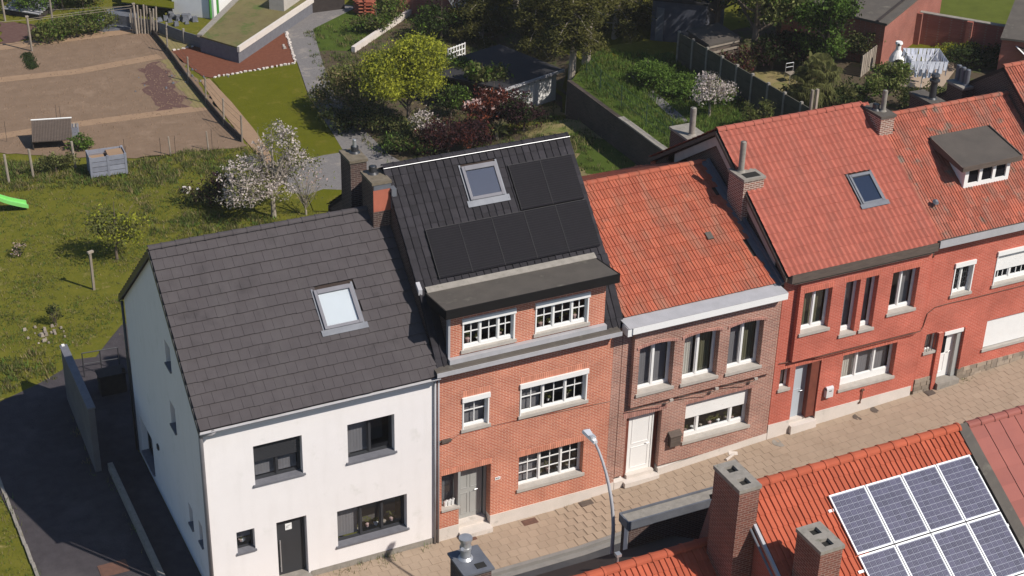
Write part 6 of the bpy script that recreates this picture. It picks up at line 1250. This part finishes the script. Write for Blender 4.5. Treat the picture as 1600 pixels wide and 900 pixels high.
tree('purple_shrub', 'dark purple shrub right of the pink-flowered one', 'shrub', (23.17, 26.65), 1.9, [(0, 0, 1.0, .95, .9, 1.0)], 4200, .06, ['l_purple', 'l_purple', 'l_dark'], trunk=.06, seed=33, clump=.16)
tree('rust_shrub', 'small rust-red twiggy shrub between the dark ones', 'shrub', (20.15, 26.62), 1.1, [(0, 0, .65, .42, .42, .5)], 1100, .05, ['l_rust'], trunk=.04, seed=34, clump=.1, nl=12, fork=.1)
tree('leafy_bush', 'broad-leaved green bush against the garden shed roof edge', 'bush', (22.99, 31.02), 2.5, [(-.3, 0, 1.9, .55, .5, .75), (.8, -.1, 1.6, .75, .6, .75)], 2600, .095, ['l_green', 'l_olive', 'l_pale'], trunk=.06, seed=35, clump=.16)
tree('evergreen_bush', 'dark evergreen bush pressed against the left end of the garden shed', 'bush', (22.66, 33.17), 2.2, [(0, 0, 1.1, .9, .9, 1.0), (.9, .9, .9, .8, .8, .8)], 5000, .065, ['l_dark', 'l_green'], trunk=.06, seed=37, clump=.18)
tree('green_shrub', 'shaded green shrub left of the lattice screen foot', 'shrub', (21.18, 30.63), 1.6, [(0, 0, .9, .8, .8, .8)], 2600, .065, ['l_dark', 'l_green'], trunk=.05, seed=36, clump=.18)
# agave-like rosette
q = (21.80, 26.74); t = thing('yucca', 'pale green spiky yucca in front of the purple shrubs', 'plant', (*q, 0)); g = G(); g.tube([(*q, 0), (*q, .8)], .09, 7); g.obj('trunk', 'bark_pale', t); rr = random.Random(8); g = G()
for k in range(46):
    a = rr.uniform(0, 6.28); e = rr.uniform(-.2, 1.2); L_ = rr.uniform(.45, .75); d_ = Vector((math.cos(a)*math.cos(e), math.sin(a)*math.cos(e), math.sin(e))); p0 = Vector((*q, .8)); s_ = d_.cross(Vector((0, 0, 1))).normalized()*.035; p1 = p0+d_*L_*.6; p2 = p0+d_*L_+Vector((0, 0, -.12)); g.add([p0-s_, p0+s_, p1+s_, p2, p1-s_], [(0, 1, 2, 3, 4)])
g.obj('crown', 'l_pale', t)
# big conifers with bare lower trunks: drooping sprays on whorls
def conifer(label, pos, h, r, seed, n=9000, trunk=.2, z0=.28, group='conifers in the middle gardens'):
    rr = random.Random(seed); z = gz(*pos); t = thing('conifer', label, 'conifer tree', (pos[0], pos[1], z), group)
    g = G(); g.tube([(pos[0], pos[1], z-.1), (pos[0]+.1, pos[1], z+h*.4), (pos[0]+.05, pos[1], z+h)], [trunk, trunk*.75, trunk*.15], 9)
    cl = []
    for k in range(int(h*6)):
        zz = z+h*(z0+(1-z0)*(k/(h*6))); f = 1-((zz-z)/h-z0)/(1-z0); a = k*2.4+rr.uniform(-.4, .4); L_ = r*(.25+.75*f**.7)*rr.uniform(.7, 1.15); e = Vector((pos[0]+math.cos(a)*L_, pos[1]+math.sin(a)*L_, zz+rr.uniform(-.5, .1)))
        s = Vector((pos[0], pos[1], zz)); g.tube([s, s.lerp(e, .5)+Vector((0, 0, .15)), e], [trunk*.25, trunk*.15, .012], 5); cl.append((s, e))
    g.obj('trunk', 'bark_pale', t); g = G()
    for k in range(n//16):
        s, e = rr.choice(cl); c = s.lerp(e, rr.uniform(.3, 1.05))+Vector((rr.gauss(0, .12), rr.gauss(0, .12), rr.gauss(0, .1)))
        for _ in range(16):
            p = c+Vector((rr.gauss(0, .2), rr.gauss(0, .2), rr.gauss(-.08, .13))); s_ = .07*rr.uniform(.7, 1.5); d_ = Vector((rr.gauss(0, 1), rr.gauss(0, 1), rr.gauss(-.5, .6))).normalized(); o_ = d_.orthogonal().normalized()*s_*.35; g.add([p-d_*s_, p-o_, p+d_*s_, p+o_], [(0, 1, 2, 3)])
    g.obj('crown', ['l_conifer'], t, kind='stuff'); return t
conifer('tall conifer with bare trunk standing nearest the shed', (26.71, 28.75), 8.6, 1.6, 41, 20000, .22, .44)
conifer('second tall conifer right of the one by the shed', (27.86, 29.35), 8.4, 2.0, 42, 24000, .22, .42)
conifer('tall dark conifer further back above the shed roof', (30.34, 38.04), 8.5, 2.5, 43, 24000, .22, .06)
conifer('dark conifer at the top edge left of the tallest ones', (30.07, 41.73), 8.5, 2.2, 44, 20000, .2, .05)
conifer('olive-green conifer right behind the wire fence end', (31.78, 33.40), 7.5, 2.6, 45, 26000, .2, .08)
conifer('low dark conifer beside the shed roof', (28.62, 36.41), 3.5, 1.5, 46, 9000, .12, .05)
conifer('dark spreading conifer left of the lattice screen at the back', (27.24, 40.18), 3.2, 1.9, 47, 12000, .12, .02)
conifer('dark conifer behind the grey shed roof at the top edge', (33.05, 34.07), 6.5, 2.2, 48, 16000, .16, .05)
# upper garden right
tree('blossom_bush', 'white blossoming bush against the dark panel fence', 'bush', (29.82, 21.05), 2.1, [(0, 0, 1.25, .9, .8, .85)], 1300, .05, ['l_olive', 'l_green'], trunk=.06, seed=51, flowers=(2600, .055, 'petal', .12), clump=.14, bark='bark_pale')
tree('yellow_broom', 'upright yellow-green broom shrub at the foot of the panel fence', 'shrub', (30.43, 18.94), 1.5, [(0, 0, .9, .45, .4, .7), (.9, -.2, .8, .35, .35, .6)], 1500, .05, ['l_grass', 'l_olive'], trunk=.03, seed=52, clump=.12, nl=12, fork=.1)
tree('fruit_bush', 'fresh green rampant bush beside the concrete path', 'bush', (29.31, 25.90), 1.0, [(0, 0, .5, 1.2, 1.5, .5), (.8, -2, .45, 1.0, 1.3, .45), (1.6, -3.6, .4, .9, 1.0, .4)], 6500, .07, ['l_lush', 'l_green'], trunk=.04, seed=53, clump=.18)
tree('broad_tree', 'large dappled green tree above the brown shed', 'tree', (34.99, 25.39), 6.5, [(0, 0, 4.3, 2.4, 2.2, 1.8), (1.3, -.3, 3.2, 1.5, 1.4, 1.3), (-.9, .5, 5.2, 2.0, 2.0, 1.5), (.6, 0, 2.6, 1.3, 1.2, .8)], 15000, .085, ['l_pale', 'l_olive', 'l_green'], trunk=.2, seed=54, clump=.26)
tree('broad_tree', 'dense green tree beside the grey-roofed garage', 'tree', (37.62, 23.19), 4.6, [(0, 0, 2.9, 1.5, 1.4, 1.4), (.2, .4, 1.6, 1.2, 1.1, .9)], 9000, .075, ['l_green', 'l_lush', 'l_dark'], trunk=.16, seed=55, clump=.2)
tree('broad_tree', 'tall tree at the top edge behind the brick garage', 'tree', (39.75, 28.16), 6, [(0, 0, 3.6, 2.2, 2, 1.8), (-1.5, 0, 4.4, 1.7, 1.6, 1.4)], 9000, .085, ['l_pale', 'l_green', 'l_olive'], trunk=.2, seed=56, clump=.26)
tree('broad_tree', 'leafy olive tree filling the gap behind the brown shed', 'tree', (35.57, 29.67), 5.5, [(0, 0, 3.4, 2.2, 2.0, 1.8), (1.6, -.4, 2.4, 1.5, 1.3, 1.2)], 12000, .08, ['l_olive', 'l_green', 'l_dark'], trunk=.16, seed=66, clump=.24)
tree('broad_tree', 'broad green tree left of the grey-roofed garage at the top edge', 'tree', (38.56, 28.45), 5.5, [(0, 0, 3.2, 2.0, 2.0, 1.8), (-.9, -.4, 2.2, 1.4, 1.3, 1.2)], 11000, .08, ['l_green', 'l_dark', 'l_olive'], trunk=.16, seed=67, clump=.24)
tree('dark_hedge', 'dark mass of bushes behind the dry lawn', 'bush', (35.88, 25.03), 2, [(0, 0, 1.0, 1.8, 1.0, 1.0), (1.8, -.3, .9, 1.3, 1, .9)], 5500, .075, ['l_dark', 'l_purple', 'l_dark'], trunk=.08, seed=57, clump=.2)
tree('purple_bush', 'purplish climbing bush over the brown shed', 'bush', (33.60, 24.67), 1.6, [(0, 0, .9, .8, .7, .8)], 2600, .06, ['l_purple', 'l_red', 'l_olive'], trunk=.05, seed=58, clump=.16)
# fan palm
q = (34.38, 19.47); t = thing('fan_palm', 'bushy fan palm with drooping yellow-green fronds', 'palm', (*q, UP)); g = G(); g.tube([(*q, UP), (*q, UP+1.5)], [.16, .13], 9); g.obj('trunk', 'bark', t); rr = random.Random(9)
g = G()
for k in range(130):
    a = rr.uniform(0, 6.28); e = rr.uniform(-.9, 1.2); L_ = rr.uniform(.35, 1.2); d_ = Vector((math.cos(a)*math.cos(e), math.sin(a)*math.cos(e), math.sin(e))); p0 = Vector((q[0]+(-.5, .35, 0)[k % 3], q[1]+(.2, .3, -.1)[k % 3], UP+(1.2, 1.9, 1.5)[k % 3])); p1 = p0+d_*L_*.8+Vector((0, 0, -.1*L_)); g.tube([p0, p1], [.02, .01], 4, m=1)
    sd = d_.cross(Vector((0, 0, 1))).normalized(); u_ = sd.cross(d_)
    for j in range(13):
        b = (j-6)*.2; dd = (d_*math.cos(b)+sd*math.sin(b)+u_*.1).normalized(); tip = p1+dd*rr.uniform(.4, .62)+Vector((0, 0, -rr.uniform(.2, .42))); m_ = p1+dd*.36; w_ = dd.cross(u_).normalized()*.03; g.add([p1, m_+w_, tip, m_-w_], [(0, 1, 2, 3)])
g.obj('crown', ['l_olive', 'l_straw'], t, kind='stuff')
tree('dark_shrub', 'dark undergrowth around the foot of the fan palm', 'shrub', (35.40, 19.30), 1.2, [(-1.5, .6, .6, 1.1, .9, .6), (.2, 0, .7, 1.0, .8, .7), (1.2, .3, .6, .9, .8, .6)], 4200, .065, ['l_dark', 'l_olive', 'l_dark'], trunk=.05, seed=59, clump=.18)
tree('light_bush', 'round light green bush in front of the timber screen', 'bush', (38.11, 19.01), 2.2, [(.2, 0, 1.4, .85, .8, .75), (-.6, 0, 1.0, .7, .7, .7)], 4600, .06, ['l_grass', 'l_pale', 'l_green'], trunk=.06, seed=60, clump=.15, nl=12, fork=.15)
tree('climber', 'olive climbing shrub before the garage wall', 'shrub', (40.44, 23.91), 1.9, [(0, 0, 1.0, .75, .6, .95)], 2000, .06, ['l_olive', 'l_dark'], trunk=.05, seed=61, clump=.16)
tree('yellow_hedge', 'low yellow-green hedge at the foot of the brick garden wall', 'hedge', (45.66, 22.92), .6, [(-.6, .2, .35, .8, .4, .35), (.6, -.2, .35, .8, .4, .35)], 2200, .05, ['l_yellow', 'l_grass'], trunk=.03, seed=62, clump=.12)
tree('dark_hedge', 'dark hedge in the shade right of the terrace', 'hedge', (45.70, 21.26), 1.0, [(-.6, .4, .5, 1.2, .9, .5), (1.0, -.3, .5, 1.3, .9, .55)], 4200, .065, ['l_dark'], trunk=.04, seed=63, clump=.17)
tree('dark_shrub', 'dark weedy shrubs between the far chimneys', 'shrub', (39.64, 18.12), 1.0, [(-.8, 0, .5, .9, .8, .5), (.6, 0, .5, .9, .8, .5)], 2400, .06, ['l_dark', 'l_olive'], trunk=.04, seed=64, clump=.16)
# ---------------------------------------------------------------- tufts (uncountable): one object per kind of growth
def tufts(name, label, polys, n, hgt, mats, seed, w=.012, spread=.09, per=6):
    rr = random.Random(seed); g = G()
    def inside(p, poly):
        c = False; j = len(poly)-1
        for i in range(len(poly)):
            a, b = poly[i], poly[j]
            if (a[1] > p[1]) != (b[1] > p[1]) and p[0] < (b[0]-a[0])*(p[1]-a[1])/(b[1]-a[1])+a[0]: c = not c
            j = i
        return c
    ar = []
    for poly in polys:
        xs_ = [p[0] for p in poly]; ys_ = [p[1] for p in poly]; ar.append((max(xs_)-min(xs_))*(max(ys_)-min(ys_)))
    T = sum(ar)
    for poly, a_ in zip(polys, ar):
        xs_ = [p[0] for p in poly]; ys_ = [p[1] for p in poly]
        cen = [(rr.uniform(min(xs_), max(xs_)), rr.uniform(min(ys_), max(ys_))) for _ in range(max(2, int(n*a_/T/28)))]
        for _ in range(int(n*a_/T)):
            c = rr.choice(cen); x, y = (c[0]+rr.gauss(0, .45), c[1]+rr.gauss(0, .45)) if rr.random() < .72 else (rr.uniform(min(xs_), max(xs_)), rr.uniform(min(ys_), max(ys_)))
            if not inside((x, y), poly): continue
            z = gz(x, y); mi = rr.randrange(len(mats)); H = hgt*rr.uniform(.4, 1.4)
            for k in range(per):
                a = rr.uniform(0, 6.28); bx, by = x+rr.gauss(0, spread), y+rr.gauss(0, spread); l_ = rr.uniform(.2, .7)*H; cx, cy = math.cos(a), math.sin(a)
                kk = len(g.v); g.v += [(bx-cy*w, by+cx*w, z-.01), (bx+cy*w, by-cx*w, z-.01), (bx+cx*l_, by+cy*l_, z+H*rr.uniform(.6, 1))]; g.f.append((kk, kk+1, kk+2)); g.m.append(mi)
    return stuff(g, name, mats, label, 'grass')
leftlawn = [(-14, 34), (0.27, 34.46), (3.62, 30.02), (7.73, 30.15), (10.98, 30.34), (10.85, 25.86), (12.03, 22.57), (9.5, 16), (7, 9), (.3, 9), (1.52, 17.06), (-1.02, 15.52), (-3.62, 13.59), (-14, 14)]
tufts('rough_grass', 'uneven grass tufts scattered over the left lawn', [leftlawn], 14000, .085, ['l_grass', 'l_lush', 'l_straw', 'l_grass'], 71, w=.014, per=7)
tufts('weeds', 'green weeds along the near edge of the tilled field', [[(0.20, 34.10), (3.99, 31.58), (8.21, 31.82), (11.16, 30.90), (11.16, 28.55), (7.26, 28.48), (4.67, 28.49), (3.51, 29.56), (-0.44, 30.67)], [(4.79, 29.53), (5.30, 29.31), (5.09, 23.56), (4.47, 23.70)], [(5.11, 24.86), (6.69, 25.53), (10.92, 22.71), (5.98, 23.05)], [(-3.09, 16.42), (-1.64, 16.79), (-1.38, 14.22), (-3.58, 13.80)]], 3400, .19, ['l_grass', 'l_lush', 'l_grass', 'l_straw', 'l_olive'], 72, w=.02, per=8)
tufts('weeds_side', 'lush weeds filling the garden strip above the retaining wall', [[(26.2, 9.5), (33.2, 9.5), (33, 19), (32.2, 28.5), (28.5, 31), (26.3, 27)]], 6500, .24, ['l_lush', 'l_green', 'l_lush', 'l_grass'], 73, w=.022, per=8)
tufts('undergrowth', 'mixed undergrowth on the floor of the middle gardens', [[(18.60, 44.81), (26.18, 47.85), (34, 50), (28, 33), (25.6, 27.5), (25.6, 20), (15, 20), (15.98, 26.51), (16.71, 36.57)]], 8000, .2, ['l_olive', 'l_dark', 'l_grass', 'l_lush', 'l_straw'], 74, w=.02, per=7)
tufts('field_grass', 'short sparse grass of the back lawns', [[(24.47, 29.87), (26.55, 28.38), (25.7, 24), (25.7, 10), (18, 10), (23.47, 27.11)], [(32.75, 24.48), (37.29, 24.07), (34.07, 19.44)], [(-9, -2), (-4.5, -2), (-4.7, 9), (-6, 13), (-9, 13)]], 4200, .08, ['l_grass', 'l_straw', 'l_lush'], 75, w=.014, per=6)
tufts('wall_weeds', 'dry weeds sprouting at the foot of walls along the street and drive', [[(-4.5, -1.5), (-4.3, -1.5), (-4.5, 8), (-4.7, 8)], [(-1.75, 7.5), (-1.6, 7.5), (-1.5, 12.5), (-1.62, 12.5)], [(-1.33, -1.5), (-1.23, -1.5), (-1.23, 7.5), (-1.33, 7.5)], [(3.4, -.34), (7.0, -.30), (7.0, -.05), (3.4, -.05)], [(27.1, -.3), (27.6, -.3), (27.6, 0), (27.1, 0)], [(11, -.12), (12.3, -.12), (12.3, -.03), (11, -.03)]], 420, .2, ['l_straw', 'l_olive', 'l_lush'], 76, w=.01, per=6)
rr = random.Random(77); g = G()
for k in range(5200):  # clods on the tilled soil
    x, y = rr.uniform(-3, 10.9), rr.uniform(31.6, 48.4)
    if x > 10.9-(y-31)*.0 or y < 34.8-(x-.3)*.5*.55: continue
    s_ = rr.uniform(.02, .05); P = [(x-s_, y-s_*.8, .0), (x+s_, y-s_, .0), (x+s_*.8, y+s_, .0), (x-s_, y+s_*.9, .0), (x+rr.uniform(-.4, .4)*s_, y, s_*rr.uniform(.7, 1.3))]; g.add(P, [(0, 1, 4), (1, 2, 4), (2, 3, 4), (3, 0, 4)])
stuff(g, 'soil_clods', 'soil', 'small clods of dry earth over the tilled field', 'soil')
g = G(); q = Vector((4.03, 47.23)); e = Vector((3.91, 44.96))
for k in range(1500):
    p = q.lerp(e, rr.random())+Vector((rr.gauss(0, .13), rr.gauss(0, .1))); s_ = .045; a = rr.uniform(0, 6.28); g.add([(p.x-s_, p.y, .02), (p.x+s_*math.cos(a), p.y+s_*math.sin(a), .08), (p.x, p.y+s_, rr.uniform(.05, .16))], [(0, 1, 2)])
solo(g, 'herb_row', 'l_dark', 'short dark green planted row in the far part of the field', 'plants', (*q, 0))
# ---------------------------------------------------------------- thin haze in the air
g = G(); g.box(-160, 210, -160, 210, -3, 33.5)
M = bpy.data.materials.new('haze'); M.use_nodes = True; n = M.node_tree.nodes; n.remove(n['Principled BSDF'])
v = n.new('ShaderNodeVolumePrincipled'); v.inputs['Color'].default_value = (1, .96, .92, 1); v.inputs['Density'].default_value = .00022; v.inputs['Anisotropy'].default_value = 0
M.node_tree.links.new(v.outputs[0], n['Material Output'].inputs['Volume']); K['haze'] = M
stuff(g, 'haze', 'haze', 'thin pale haze in the air over the gardens and street', 'haze')
